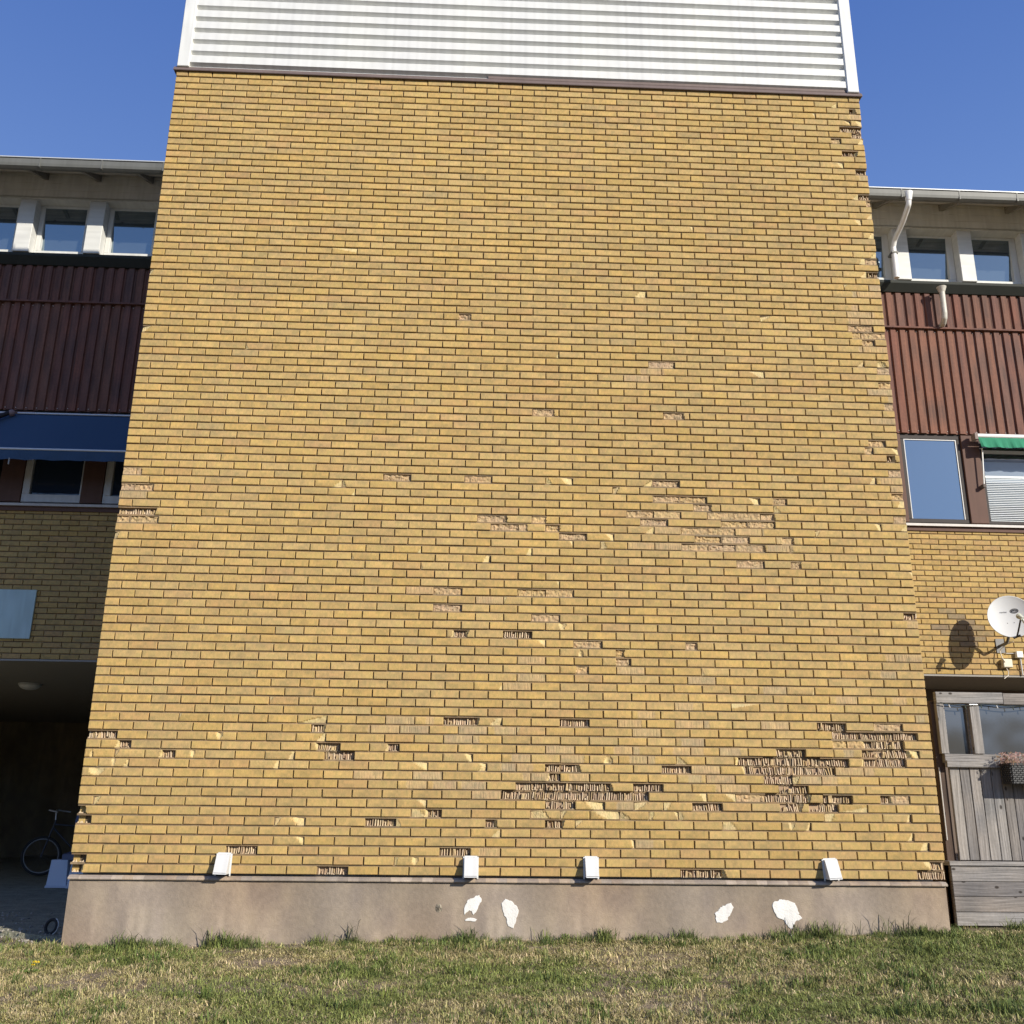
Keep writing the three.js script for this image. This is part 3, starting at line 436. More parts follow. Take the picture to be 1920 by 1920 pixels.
const stainMats = [[0.40, 0.285, 0.14], [0.44, 0.32, 0.16], [0.37, 0.275, 0.16]].map(c => { const m = brickMats[0].clone(); m.color.setRGB(...c); return m; }); // sooty bricks by the dish
function wing(name, label, xa, xb, vis, cfg) {                  // between xa and xb; vis: the stretch of wall that the photograph shows
  const W = xb - xa, b = thing(name, label, 'building', [(xa + xb) / 2, -0.5, -8]), R = rng(cfg.seed), X0 = Math.min(xa, xb), X1 = Math.max(xa, xb);
  // brick band of the first floor
  const yB = 2.432, rows = 27, gm = new Geo(); mortarBed(gm, X1 - X0, rows, yB, R);
  const wall = part('brick_wall', gm.build().translate(X0, 0, ZW), mMortar, b), rest = new Geo();
  for (let r = 0; r < rows; r++) for (const [a, c] of rowBricks(r, X1 - X0)) {
    const x = X0 + (a + c) / 2, y = yB + r * HC;
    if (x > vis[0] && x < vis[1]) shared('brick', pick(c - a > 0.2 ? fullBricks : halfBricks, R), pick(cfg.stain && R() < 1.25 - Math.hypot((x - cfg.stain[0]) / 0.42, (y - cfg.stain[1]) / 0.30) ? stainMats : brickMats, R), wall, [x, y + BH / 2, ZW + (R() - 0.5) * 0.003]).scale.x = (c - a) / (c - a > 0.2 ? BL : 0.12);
    else sound(rest, X0 + a, X0 + c, y, y + BH, ZW, R, tone(R));
  }
  part('brick_courses', rest, mBrick, wall).userData.kind = 'stuff';
  // mass of the building behind the facade
  const body = new Geo(); body.box(X0, X1, yB, 10.3, -15, ZW - 0.42); body.box(X0, X1, yB - 0.004, yB + 2.15, ZW - 0.42, ZW - 0.078); body.box(X0, X1, 5.98, 8.55, ZW - 0.42, ZW - 0.03); body.box(X0, X1, 9.52, 10.35, ZW - 0.42, ZW - 0.06);
  part('inner_wall', body, mDark, b);
  const soff = new Geo(); soff.box(X0, X1, yB - 0.03, yB - 0.006, -15, ZW + 0.0); part('passage_ceiling', soff, std([0.30, 0.28, 0.25]), b);
  // window sill
  const s = new Geo(); s.prismX([[ZW - 0.1, 4.60], [ZW + 0.05, 4.585], [ZW + 0.062, 4.583], [ZW + 0.062, 4.62], [ZW - 0.1, 4.65]], X0, X1); part('window_sill', s, cfg.sill, b);
  const sb = new Geo(); sb.box(X0, X1, 4.52, 4.588, ZW - 0.06, ZW + 0.022); part('sill_board', sb, mBrown, b);
  // corrugated cladding, two tiers
  const n = Math.floor((X1 - X0) / 0.15);
  for (let k = 0; k < n; k++) {
    shared('cladding_rib', pick(ribLow, R), pick(cladMats, R), b, [cfg.rib0 + k * 0.15 * cfg.dir, 6.06, ZW - 0.012]);
    if (k % 1 === 0) shared('cladding_rib', pick(ribUp, R), pick(cladMats, R), b, [cfg.rib1 + k * 0.1545 * cfg.dir, 7.84, ZW - 0.002]);
  }
  const seam = new Geo(); seam.prismX([[ZW - 0.02, 7.81], [ZW + 0.058, 7.805], [ZW + 0.06, 7.83], [ZW + 0.01, 7.855], [ZW - 0.02, 7.855]], X0, X1); part('flashing', seam, cladMats[0], b);
  const scr = new Geo(); for (let k = 0; k < n; k++) for (const y of [6.10, 7.77]) scr.geom(new THREE.SphereGeometry(0.008, 6, 4), new THREE.Matrix4().makeTranslation(cfg.rib0 + (k + 0.5) * 0.15 * cfg.dir, y, ZW - 0.009)); part('screw_heads', scr, std([0.6, 0.58, 0.55]), b);
  // box gutter on the ledge
  const lg = new Geo(); lg.prismX([[ZW - 0.02, 8.435], [ZW + 0.045, 8.435], [ZW + 0.138, 8.545], [ZW + 0.143, 8.586], [ZW + 0.132, 8.592], [ZW - 0.02, 8.60]], X0, X1); part('ledge_gutter', lg, mLedge, b);
  // top storey
  const zP = ZW + 0.15, zG = ZW - 0.05;
  const fa = new Geo(); for (let k = 0; k < 4; k++) fa.bevel(X0, X1, 9.59 + k * 0.122, 9.59 + (k + 1) * 0.122 - 0.003, ZW - 0.05, ZW + 0.125 + 0.001 * k, 0.003); part('fascia', fa, mFascia, b);
  const hd = new Geo(); hd.prismX([[ZW - 0.05, 9.515], [ZW + 0.158, 9.52], [ZW + 0.162, 9.54], [ZW + 0.135, 9.575], [ZW - 0.05, 9.588]], X0, X1); part('header', hd, mWhite, b);
  for (const [pa, pb] of cfg.pilasters) { const g = new Geo(); g.swap = true; g.bevel(pa, pb, 8.604, 9.518, ZW - 0.1, zP, 0.006); part('pilaster', g, mWhite, b); }
  for (const [wa, wb] of cfg.topWindows) {
    const f = new Geo(), ga = wa + 0.075, gb = wb - 0.10, y0 = 8.72, y1 = 9.47;
    f.bevel(wa, wb, 8.604, y0, zG - 0.04, zG + 0.035, 0.004); f.bevel(wa, wb, y1, 9.514, zG - 0.04, zG + 0.035, 0.004); f.bevel(wa, ga, y0, y1, zG - 0.04, zG + 0.034, 0.004); f.bevel(gb, wb, y0, y1, zG - 0.04, zG + 0.034, 0.004);
    const w = part('window', f, mWhite, b, [(wa + wb) / 2, 8.604, zG]); const p = new Geo(), zb = zG - 0.058, zt = zG + 0.033; p.quad([ga - 0.01, y0 - 0.01, zb], [gb + 0.01, y0 - 0.01, zb], [gb + 0.01, y1 + 0.01, zt], [ga - 0.01, y1 + 0.01, zt]); p.quad([gb + 0.01, y0 - 0.01, zb - 0.006], [ga - 0.01, y0 - 0.01, zb - 0.006], [ga - 0.01, y1 + 0.01, zt - 0.006], [gb + 0.01, y1 + 0.01, zt - 0.006]); part('pane', p, cfg.topGlass, w);
    const sh = new Geo(); sh.box(ga - 0.005, gb + 0.005, y1 - 0.02, y1 - 0.006, zG + 0.003, zG + 0.02); part('glazing_bead', sh, mLedge, w);
  }
  // eaves: soffit boards, rafter tails, gutter, roof
  const z1 = -3.74, so = new Geo(), nb = 7; for (let k = 0; k < nb; k++) { const t0 = k / nb, t1 = (k + 1) / nb - 0.006, L = (t) => [z1 + (ZW - z1) * t, 9.565 + 0.515 * t]; const a = L(t0), c = L(t1); so.prismX([[a[0], a[1]], [c[0], c[1]], [c[0], c[1] + 0.02], [a[0], a[1] + 0.02]], X0, X1); }
  part('soffit', so, mSoffit, b);
  for (const x of cfg.tails) { const g = new Geo(); g.prismX([[ZW + 0.127, 9.885], [ZW + 0.127, 10.01], [-3.82, 9.62], [-3.82, 9.60]].reverse(), x - 0.028, x + 0.028); part('rafter_tail', g, std([0.36, 0.34, 0.30], { roughness: 0.9, map: woodMap }), b); }
  const gtMat = cfg.gutter || mGutter; const gt = new Geo(); gt.prismX([[-3.76, 9.545], [-3.70, 9.535], [-3.665, 9.56], [-3.655, 9.60], [-3.655, 9.672], [-3.668, 9.672], [-3.76, 9.66]], X0, X1); part('gutter', gt, gtMat, b);
  for (let x = X0 + 0.4; x < X1; x += 0.9) { const g = new Geo(); g.box(x, x + 0.02, 9.54, 9.685, -3.76, -3.650); part('gutter_bracket', g, gtMat, b); }
  const ro = new Geo(); ro.prismX([[-3.675, 9.682], [-3.675, 9.70], [-9.3, 12.98], [-9.3, 12.88], [ZW - 0.02, 10.16]], X0, X1); part('roof', ro, mRoof, b);
  const edge = new Geo(); edge.box(X0, X1, 9.692, 9.708, -3.70, -3.652); part('roof_edge', edge, std([0.50, 0.52, 0.53], { roughness: 0.4, metalness: 0.2 }), b);
  return b;
}
const mSill = std([0.62, 0.58, 0.55], { roughness: 0.5, map: paintMap });
const wingR = wing('apartment_wing', 'sunlit apartment wing with red corrugated cladding, yellow brick and brown framed windows', TW + 0.01, 17, [9.5, 11.9], {
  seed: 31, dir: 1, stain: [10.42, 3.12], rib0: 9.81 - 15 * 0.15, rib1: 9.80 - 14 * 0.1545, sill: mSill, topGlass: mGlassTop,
  pilasters: [-2, -1, 0, 1, 2, 3, 4, 5].map(k => [9.915 + k * 1.05, 10.15 + k * 1.05]), topWindows: [-2, -1, 0, 1, 2, 3, 4].map(k => [10.153 + k * 1.05, 10.962 + k * 1.05]), tails: [-2, -1, 0, 1, 2, 3, 4].map(k => 10.77 + k * 1.09),
});
const wingL = wing('apartment_wing', 'shaded apartment wing with dark red cladding above yellow brick and an open passage', -9, -0.01, [-3.7, -1.55], {
  seed: 57, dir: -1, rib0: -1.682, rib1: -1.69, sill: mSill, topGlass: mGlassTop,
  pilasters: [-5, -4, -3, -2, -1, 0, 1].map(k => [-2.728 + k * 1.06, -2.485 + k * 1.06]), topWindows: [-5, -4, -3, -2, -1, 0].map(k => [-2.482 + k * 1.06, -1.671 + k * 1.06]), tails: [-6, -5, -4, -3, -2, -1, 0, 1].map(k => -1.84 + k * 0.81),
});
{ // first-floor windows of the sunlit wing
  const band = (b, list, mat) => { for (const [xa, xb] of list) { const g = new Geo(); g.bevel(xa, xb, 4.652, 6.04, ZW - 0.12, ZW + 0.01, 0.006); part('window_post', g, mat, b); } };
  band(wingR, [[9.4, 9.735], [10.665, 10.935], [12.25, 12.55]], mBrown);
  const frame = (b, xa, xb, y0, y1, w, mat, z) => { const g = new Geo(); g.bevel(xa, xb, y0, y0 + w, z - 0.05, z, 0.004); g.bevel(xa, xb, y1 - w, y1, z - 0.05, z, 0.004); g.bevel(xa, xa + w, y0 + w, y1 - w, z - 0.05, z - 0.001, 0.004); g.bevel(xb - w, xb, y0 + w, y1 - w, z - 0.05, z - 0.001, 0.004); return part('window', g, mat, b, [(xa + xb) / 2, y0, z]); };
  const mFr = std([0.03, 0.021, 0.019], { roughness: 0.7, map: paintMap });
  const w1 = frame(wingR, 9.738, 10.662, 4.655, 6.035, 0.06, mFr, ZW - 0.02); const p1 = new Geo(); p1.box(9.79, 10.60, 4.70, 5.975, ZW - 0.045, ZW - 0.038); part('pane', p1, mGlassSky, w1);
  const bead = new Geo(); for (const [a, c, d, e] of [[9.796, 9.808, 4.715, 5.96], [10.588, 10.60, 4.715, 5.96], [9.796, 10.60, 4.703, 4.715], [9.796, 10.60, 5.96, 5.972]]) bead.box(a, c, d, e, ZW - 0.037, ZW - 0.024); part('glazing_bead', bead, std([0.5, 0.5, 0.5], { roughness: 0.4 }), w1);
  const w2 = frame(wingR, 10.938, 12.247, 4.655, 6.035, 0.045, mFr, ZW - 0.02); const p2 = new Geo(); p2.box(10.98, 12.2, 4.70, 5.99, ZW - 0.045, ZW - 0.041); part('pane', p2, mClear, w2);
  const w3 = frame(wingR, 12.553, 14.0, 4.655, 6.035, 0.06, mFr, ZW - 0.02); const p3 = new Geo(); p3.box(12.6, 13.95, 4.70, 5.99, ZW - 0.045, ZW - 0.038); part('pane', p3, mGlassSky, w3);
  const bl = thing('venetian_blind', 'white venetian blind half lowered behind the window below the green awning', 'blind', [11.59, 4.70, ZW - 0.09]);
  const sl = new Geo(); sl.prismX([[-0.011, 0.012], [0.011, -0.006], [0.012, -0.0045], [-0.010, 0.0135]].reverse(), -0.6, 0.6); const sg = sl.build(), mB = std([0.80, 0.82, 0.80], { roughness: 0.5 });
  for (let y = 4.725; y < 5.40; y += 0.0285) shared('slat', sg, mB, bl, [11.59, y, ZW - 0.09]);
  const hb = new Geo(); hb.box(10.985, 12.195, 5.40, 5.43, ZW - 0.105, ZW - 0.075); part('bottom_rail', hb, mB, bl);
  const rs = thing('reflection_sheet', 'pale grey blue painted shade above the lowered venetian blind', 'reflection', [11.59, 5.44, ZW - 0.2]); const rg2 = new Geo(); rg2.box(10.97, 12.21, 5.0, 5.70, ZW - 0.205, ZW - 0.20); part('fabric', rg2, std([0.22, 0.27, 0.34]), rs); const rt = new Geo(); rt.box(10.97, 12.21, 5.70, 5.99, ZW - 0.22, ZW - 0.19); part('dark_strip', rt, mDark, rs);  // sheet colour stands in for the reflection in the upper glass, plain dark strip above

  // the shaded wing
  band(wingL, [[-9, -4.52], [-3.44, -3.12], [-2.285, -1.98], [-1.14, -0.02]], mBrown);
  const mFL = std([0.66, 0.67, 0.68], { roughness: 0.5, map: paintMap });
  for (const xa of [-4.516, -3.116, -1.976]) {
    const xb = xa + 0.83, f = new Geo(); f.bevel(xa, xb, 4.66, 4.775, ZW - 0.07, ZW - 0.005, 0.006); f.bevel(xa, xa + 0.105, 4.775, 6.03, ZW - 0.07, ZW - 0.006, 0.006); f.bevel(xb - 0.028, xb, 4.775, 6.03, ZW - 0.07, ZW - 0.02, 0.003); f.bevel(xa + 0.105, xb - 0.028, 5.93, 6.03, ZW - 0.07, ZW - 0.006, 0.005);
    const w = part('window', f, mFL, wingL, [xa + 0.41, 4.66, ZW]); const p = new Geo(); p.box(xa + 0.1, xb - 0.02, 4.77, 5.94, ZW - 0.06, ZW - 0.053); part('pane', p, mGlassDark, w);
  }
}
{ // downpipes are fixed to the sunlit wing
  const g = new Geo(); g.geom(new THREE.CylinderGeometry(0.075, 0.045, 0.14, 14), new THREE.Matrix4().makeTranslation(9.86, 9.575, -3.69)); g.tube([[9.86, 9.52, -3.69], [9.86, 9.44, -3.72], [9.87, 9.32, -3.98], [9.86, 9.20, -4.28], [9.855, 9.10, -4.345]], 0.04, 12); g.tube([[9.855, 9.12, -4.345], [9.855, 8.56, -4.345]], 0.041, 12); part('downpipe', g, std([0.78, 0.77, 0.74], { roughness: 0.4 }), wingR);
  const c = new Geo(); c.box(9.805, 9.905, 8.98, 9.01, -4.46, -4.298); part('pipe_clamp', c, mGutter, wingR);
  const h = new Geo(); h.geom(new THREE.CylinderGeometry(0.042, 0.075, 0.09, 14), new THREE.Matrix4().makeRotationX(Math.PI).setPosition(10.58, 8.41, -4.41)); h.tube([[10.58, 8.38, -4.41], [10.575, 8.0, -4.41]], 0.042, 12); h.tube([[10.575, 8.01, -4.41], [10.575, 7.93, -4.43], [10.585, 7.88, -4.50], [10.59, 7.862, -4.58]], 0.043, 12); part('downpipe', h, mPipe, wingR);
}
{ // ground floor: dark passage on the shaded side, recess behind the terrace on the other
  const g = new Geo(); g.box(-9, 0, -0.9, 2.42, -15.4, -15); g.box(-9.3, -9, -0.9, 2.42, -15.4, ZW); g.box(0.0, 0.3, -0.9, 2.42, -15.4, ZW - 0.06);
  part('passage_wall', g, std([0.27, 0.22, 0.14], { map: concMap }), wingL);
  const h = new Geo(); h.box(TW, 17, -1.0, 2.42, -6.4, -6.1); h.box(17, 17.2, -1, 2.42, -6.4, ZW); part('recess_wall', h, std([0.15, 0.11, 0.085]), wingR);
}
{ // awnings
  const a = thing('awning', 'dark blue fabric awning folded out over window in shaded wall', 'awning', [-2.9, 5.96, -4.5]);
  const mBlue = new THREE.MeshPhysicalMaterial({ color: new THREE.Color().setRGB(0.035, 0.075, 0.14), roughness: 0.9, transmission: 0.0 });
  const f = new Geo(), nx = 24, ny = 8, P = (i, j) => { const u = i / nx, v = j / ny; return [-4.7 + 3.55 * u, 5.955 + (5.20 - 5.955) * v - 0.035 * Math.sin(Math.PI * v) * (0.7 + 0.3 * Math.sin(u * 19)), -4.5 + 0.6 * v]; };
  for (let i = 0; i < nx; i++) for (let j = 0; j < ny; j++) f.quad(P(i, j + 1), P(i + 1, j + 1), P(i + 1, j), P(i, j)); part('fabric', f, mBlue, a);
  const v = new Geo(); for (let i = 0; i < 70; i++) { const x = -4.7 + 3.55 * i / 70, x2 = -4.7 + 3.55 * (i + 1) / 70, w = t => -3.893 + 0.008 * Math.sin(t * 14), s = t => 5.035 + 0.012 * Math.abs(Math.sin(t * 9)); v.quad([x, s(x), w(x)], [x2, s(x2), w(x2)], [x2, 5.185, -3.893], [x, 5.185, -3.893]); } part('valance', v, mBlue, a);
  const mAl = std([0.66, 0.68, 0.70], { roughness: 0.4, metalness: 0.2 });
  const bar = new Geo(); bar.tube([[-4.7, 5.197, -3.895], [-1.15, 5.197, -3.895]], 0.016, 8); part('front_bar', bar, mAl, a);
  const top = new Geo(); top.tube([[-4.7, 5.965, -4.485], [-3.42, 5.965, -4.485]], 0.014, 8); top.tube([[-3.30, 5.963, -4.485], [-1.15, 5.963, -4.485]], 0.014, 8); part('roller_tube', top, mAl, a);
  const arm = new Geo(); arm.tube([[-3.36, 5.95, -4.42], [-3.95, 5.36, -3.93]], 0.032, 8); part('arm', arm, std([0.02, 0.02, 0.025]), a);
  const joint = new Geo(); joint.geom(new THREE.SphereGeometry(0.05, 10, 8), new THREE.Matrix4().makeTranslation(-3.355, 5.935, -4.42)); part('arm_joint', joint, std([0.25, 0.18, 0.18]), a);
  for (const x of [-3.27, -3.02]) { const h = new Geo(); h.box(x, x + 0.014, 4.97, 5.06, -3.90, -3.885); part('tassel', h, std([0.35, 0.35, 0.33]), a); }

  const b = thing('awning', 'rolled green awning with white tube above blind window in sunlit wall', 'awning', [11.8, 5.95, -4.48]);
  const tube = new Geo(); tube.tube([[10.845, 5.985, -4.46], [12.7, 5.985, -4.46]], 0.034, 12); part('roller_tube', tube, std([0.80, 0.80, 0.78], { roughness: 0.4 }), b);
  const gf = new Geo(), mGreen = std([0.02, 0.20, 0.11], { roughness: 0.85 }), Q = (i, j) => { const u = i / 60, w = j / 5; return [10.85 + 1.85 * u + 0.02 * w, 5.955 - 0.165 * w - 0.006 * Math.abs(Math.sin(u * 30)), -4.435 + 0.03 * w + 0.014 * w * Math.sin(u * 43 + Math.sin(u * 9) * 2) + 0.008 * w * Math.sin(u * 97)]; };
  for (let i = 0; i < 60; i++) for (let j = 0; j < 5; j++) gf.quad(Q(i, j + 1), Q(i + 1, j + 1), Q(i + 1, j), Q(i, j)); part('fabric', gf, mGreen, b);
  const arm2 = new Geo(); arm2.tube([[10.925, 5.80, -4.50], [10.888, 5.22, -4.52]], 0.011, 8); part('arm', arm2, std([0.78, 0.78, 0.75], { roughness: 0.4 }), b);
  const end = new Geo(); end.box(10.80, 10.845, 5.92, 6.02, -4.54, -4.42); part('end_bracket', end, std([0.25, 0.2, 0.18]), b);
  const piv = new Geo(); piv.box(10.868, 10.905, 5.19, 5.24, -4.60, -4.50); part('pivot', piv, std([0.12, 0.1, 0.09]), b);
}
{ // notice board on the shaded brick
  const t = thing('notice_panel', 'pale blue green blank board on shaded yellow brick wall', 'panel', [-3.2, 2.7, ZW + 0.03]);
  const g = new Geo(); g.bevel(-3.75, -2.675, 2.70, 3.378, ZW + 0.006, ZW + 0.03, 0.003); part('board', g, std([0.50, 0.66, 0.66], { roughness: 0.5, map: paintMap }), t);
}
{ // satellite dish with feed arm
  const c = new THREE.Vector3(10.76, 3.165, -4.08), n = new THREE.Vector3(-0.36, 0.24, 0.90).normalize(), t = thing('satellite_dish', 'white satellite dish with black oval logo on sunlit brick wall', 'satellite dish', [10.80, 2.9, -4.5]);
  const q = new THREE.Quaternion().setFromUnitVectors(new THREE.Vector3(0, 0, 1), n), M = (x, y, z) => { const v = new THREE.Vector3(x, y, z).applyQuaternion(q).add(c); return [v.x, v.y, v.z]; };
  const rad = 0.295, dep = 0.055, sag = r => dep * (r * r) / (rad * rad) - dep, prof = []; for (let k = 0; k <= 10; k++) { const r = rad * k / 10; prof.push(new THREE.Vector2(r, sag(r))); } prof.push(new THREE.Vector2(rad + 0.008, 0.006)); prof.push(new THREE.Vector2(rad + 0.009, -0.004)); for (let k = 9; k >= 0; k--) { const r = rad * k / 10; prof.push(new THREE.Vector2(r, sag(r) - 0.006)); }
  const lathe = new THREE.LatheGeometry(prof, 48); lathe.rotateX(Math.PI / 2); lathe.scale(0.96, 1.03, 1); const g = new Geo(); g.geom(lathe, new THREE.Matrix4().compose(c, q, new THREE.Vector3(1, 1, 1)));
  part('reflector', g, std([0.62, 0.63, 0.63], { roughness: 0.55 }), t);
  const lc = document.createElement('canvas'); lc.width = 512; lc.height = 160; const x = lc.getContext('2d'); x.fillStyle = '#b9babc'; x.fillRect(0, 0, 512, 160); x.fillStyle = '#55565a'; x.font = 'bold 62px sans-serif'; x.textBaseline = 'middle'; x.fillText('nector', 6, 92); x.fillStyle = '#0b0c0d'; x.beginPath(); x.ellipse(390, 80, 112, 68, 0, 0, 6.3); x.fill(); x.strokeStyle = '#b9babc'; x.lineWidth = 8; x.beginPath(); x.ellipse(386, 80, 84, 44, 0, 0, 6.3); x.stroke(); x.fillStyle = '#c8c9ca'; x.font = 'bold 60px sans-serif'; x.textAlign = 'center'; x.fillText('sat', 388, 84);
  const lt = new THREE.CanvasTexture(lc); lt.colorSpace = THREE.SRGBColorSpace; const lg = new Geo(), LW = 0.26, LH = 0.081, nu = 8; // print lies on the curved face
  const lp = (u, v) => { const X = -0.13 + LW * u, Y = 0.055 + LH * v; return M(X * 0.96, Y, sag(Math.hypot(X, Y)) + 0.0012); };
  for (let i = 0; i < nu; i++) for (let j = 0; j < 3; j++) { const k0 = lg.u.length; lg.quad(lp(i / nu, j / 3), lp((i + 1) / nu, j / 3), lp((i + 1) / nu, (j + 1) / 3), lp(i / nu, (j + 1) / 3)); lg.u.splice(k0, 12, i / nu, j / 3, (i + 1) / nu, j / 3, (i + 1) / nu, (j + 1) / 3, i / nu, j / 3, (i + 1) / nu, (j + 1) / 3, i / nu, (j + 1) / 3); }
  const alpha = document.createElement('canvas'); alpha.width = 512; alpha.height = 160; const y = alpha.getContext('2d'); y.fillStyle = '#000'; y.fillRect(0, 0, 512, 160); y.fillStyle = '#fff'; y.font = 'bold 62px sans-serif'; y.textBaseline = 'middle'; y.fillText('nector', 6, 92); y.beginPath(); y.ellipse(390, 80, 112, 68, 0, 0, 6.3); y.fill();
  const at = new THREE.CanvasTexture(alpha); part('logo_print', lg, new THREE.MeshStandardMaterial({ map: lt, alphaMap: at, transparent: true, roughness: 0.5 }), t);
  const arm = new Geo(); arm.tube([M(0.02, -0.30, 0.0), M(0.03, -0.275, 0.13), M(0.055, -0.20, 0.31)], 0.012, 8); arm.tube([M(-0.02, -0.31, -0.03), M(0.06, -0.30, 0.03)], 0.014, 8); part('feed_arm', arm, std([0.06, 0.06, 0.06], { roughness: 0.5 }), t);
  const lnb = new Geo(); lnb.tube([M(0.085, -0.20, 0.33), M(0.06, -0.13, 0.27)], 0.03, 10); lnb.tube([M(0.06, -0.13, 0.27), M(0.055, -0.115, 0.255)], 0.038, 12); lnb.tube([M(0.075, -0.18, 0.32), M(0.10, -0.25, 0.31)], 0.018, 8); part('feed_horn', lnb, std([0.62, 0.64, 0.54]), t);
  const br = new Geo(); br.tube([M(0, -0.02, -0.085), M(0.02, -0.05, -0.14)], 0.04, 8); br.tube([M(0.02, -0.05, -0.14), [10.82, 2.86, -4.36], [10.84, 2.84, ZW]], 0.02, 8); br.box(10.78, 10.90, 2.74, 2.94, ZW + 0.002, ZW + 0.012); part('wall_bracket', br, std([0.16, 0.16, 0.16], { roughness: 0.5 }), t);
  const bolts = new Geo(); for (const [a, b] of [[0.0, -0.075], [0.085, -0.075]]) bolts.geom(new THREE.SphereGeometry(0.007, 6, 5), new THREE.Matrix4().makeTranslation(...M(a - 0.05, b, sag(0.08)))); part('bolts', bolts, std([0.2, 0.2, 0.2]), t);
  const ant = new Geo(); ant.tube([[10.985, 3.34, -4.56], [10.985, 3.42, -4.54], [11.02, 3.44, -4.5], [11.2, 3.44, -4.48]], 0.012, 8); part('cable_hook', ant, std([0.04, 0.04, 0.04]), t);
  const j1 = thing('junction_box', 'beige plastic junction box with cable below the satellite dish', 'junction box', [10.884, 2.525, ZW]); let b1 = new Geo(); b1.bevel(10.818, 10.950, 2.53, 2.648, ZW + 0.004, ZW + 0.075, 0.008); part('housing', b1, std([0.66, 0.62, 0.48], { roughness: 0.5 }), j1);
  let cb = new Geo(); cb.tube([[10.84, 2.60, ZW + 0.085], [10.80, 2.66, ZW + 0.09], [10.80, 2.76, ZW + 0.06], [10.86, 2.84, ZW + 0.12], [10.93, 2.87, ZW + 0.2]], 0.007, 6); cb.tube([[10.86, 2.535, ZW + 0.04], [10.885, 2.47, ZW + 0.05], [10.87, 2.42, ZW + 0.06], [10.80, 2.37, ZW + 0.07]], 0.006, 6); part('cable', cb, std([0.66, 0.60, 0.50]), j1);
  const j2 = thing('junction_box', 'small white square junction box with grey pipe running down', 'junction box', [11.08, 2.67, ZW]); let b2 = new Geo(); b2.bevel(11.035, 11.128, 2.672, 2.762, ZW + 0.004, ZW + 0.06, 0.006); part('housing', b2, std([0.78, 0.77, 0.73], { roughness: 0.5 }), j2); let cd = new Geo(); cd.tube([[11.10, 2.68, ZW + 0.02], [11.10, 2.43, ZW + 0.02]], 0.011, 8); cd.tube([[11.035, 2.735, ZW + 0.02], [10.90, 2.735, ZW + 0.02]], 0.006, 6); part('conduit', cd, std([0.5, 0.5, 0.5]), j2);
}

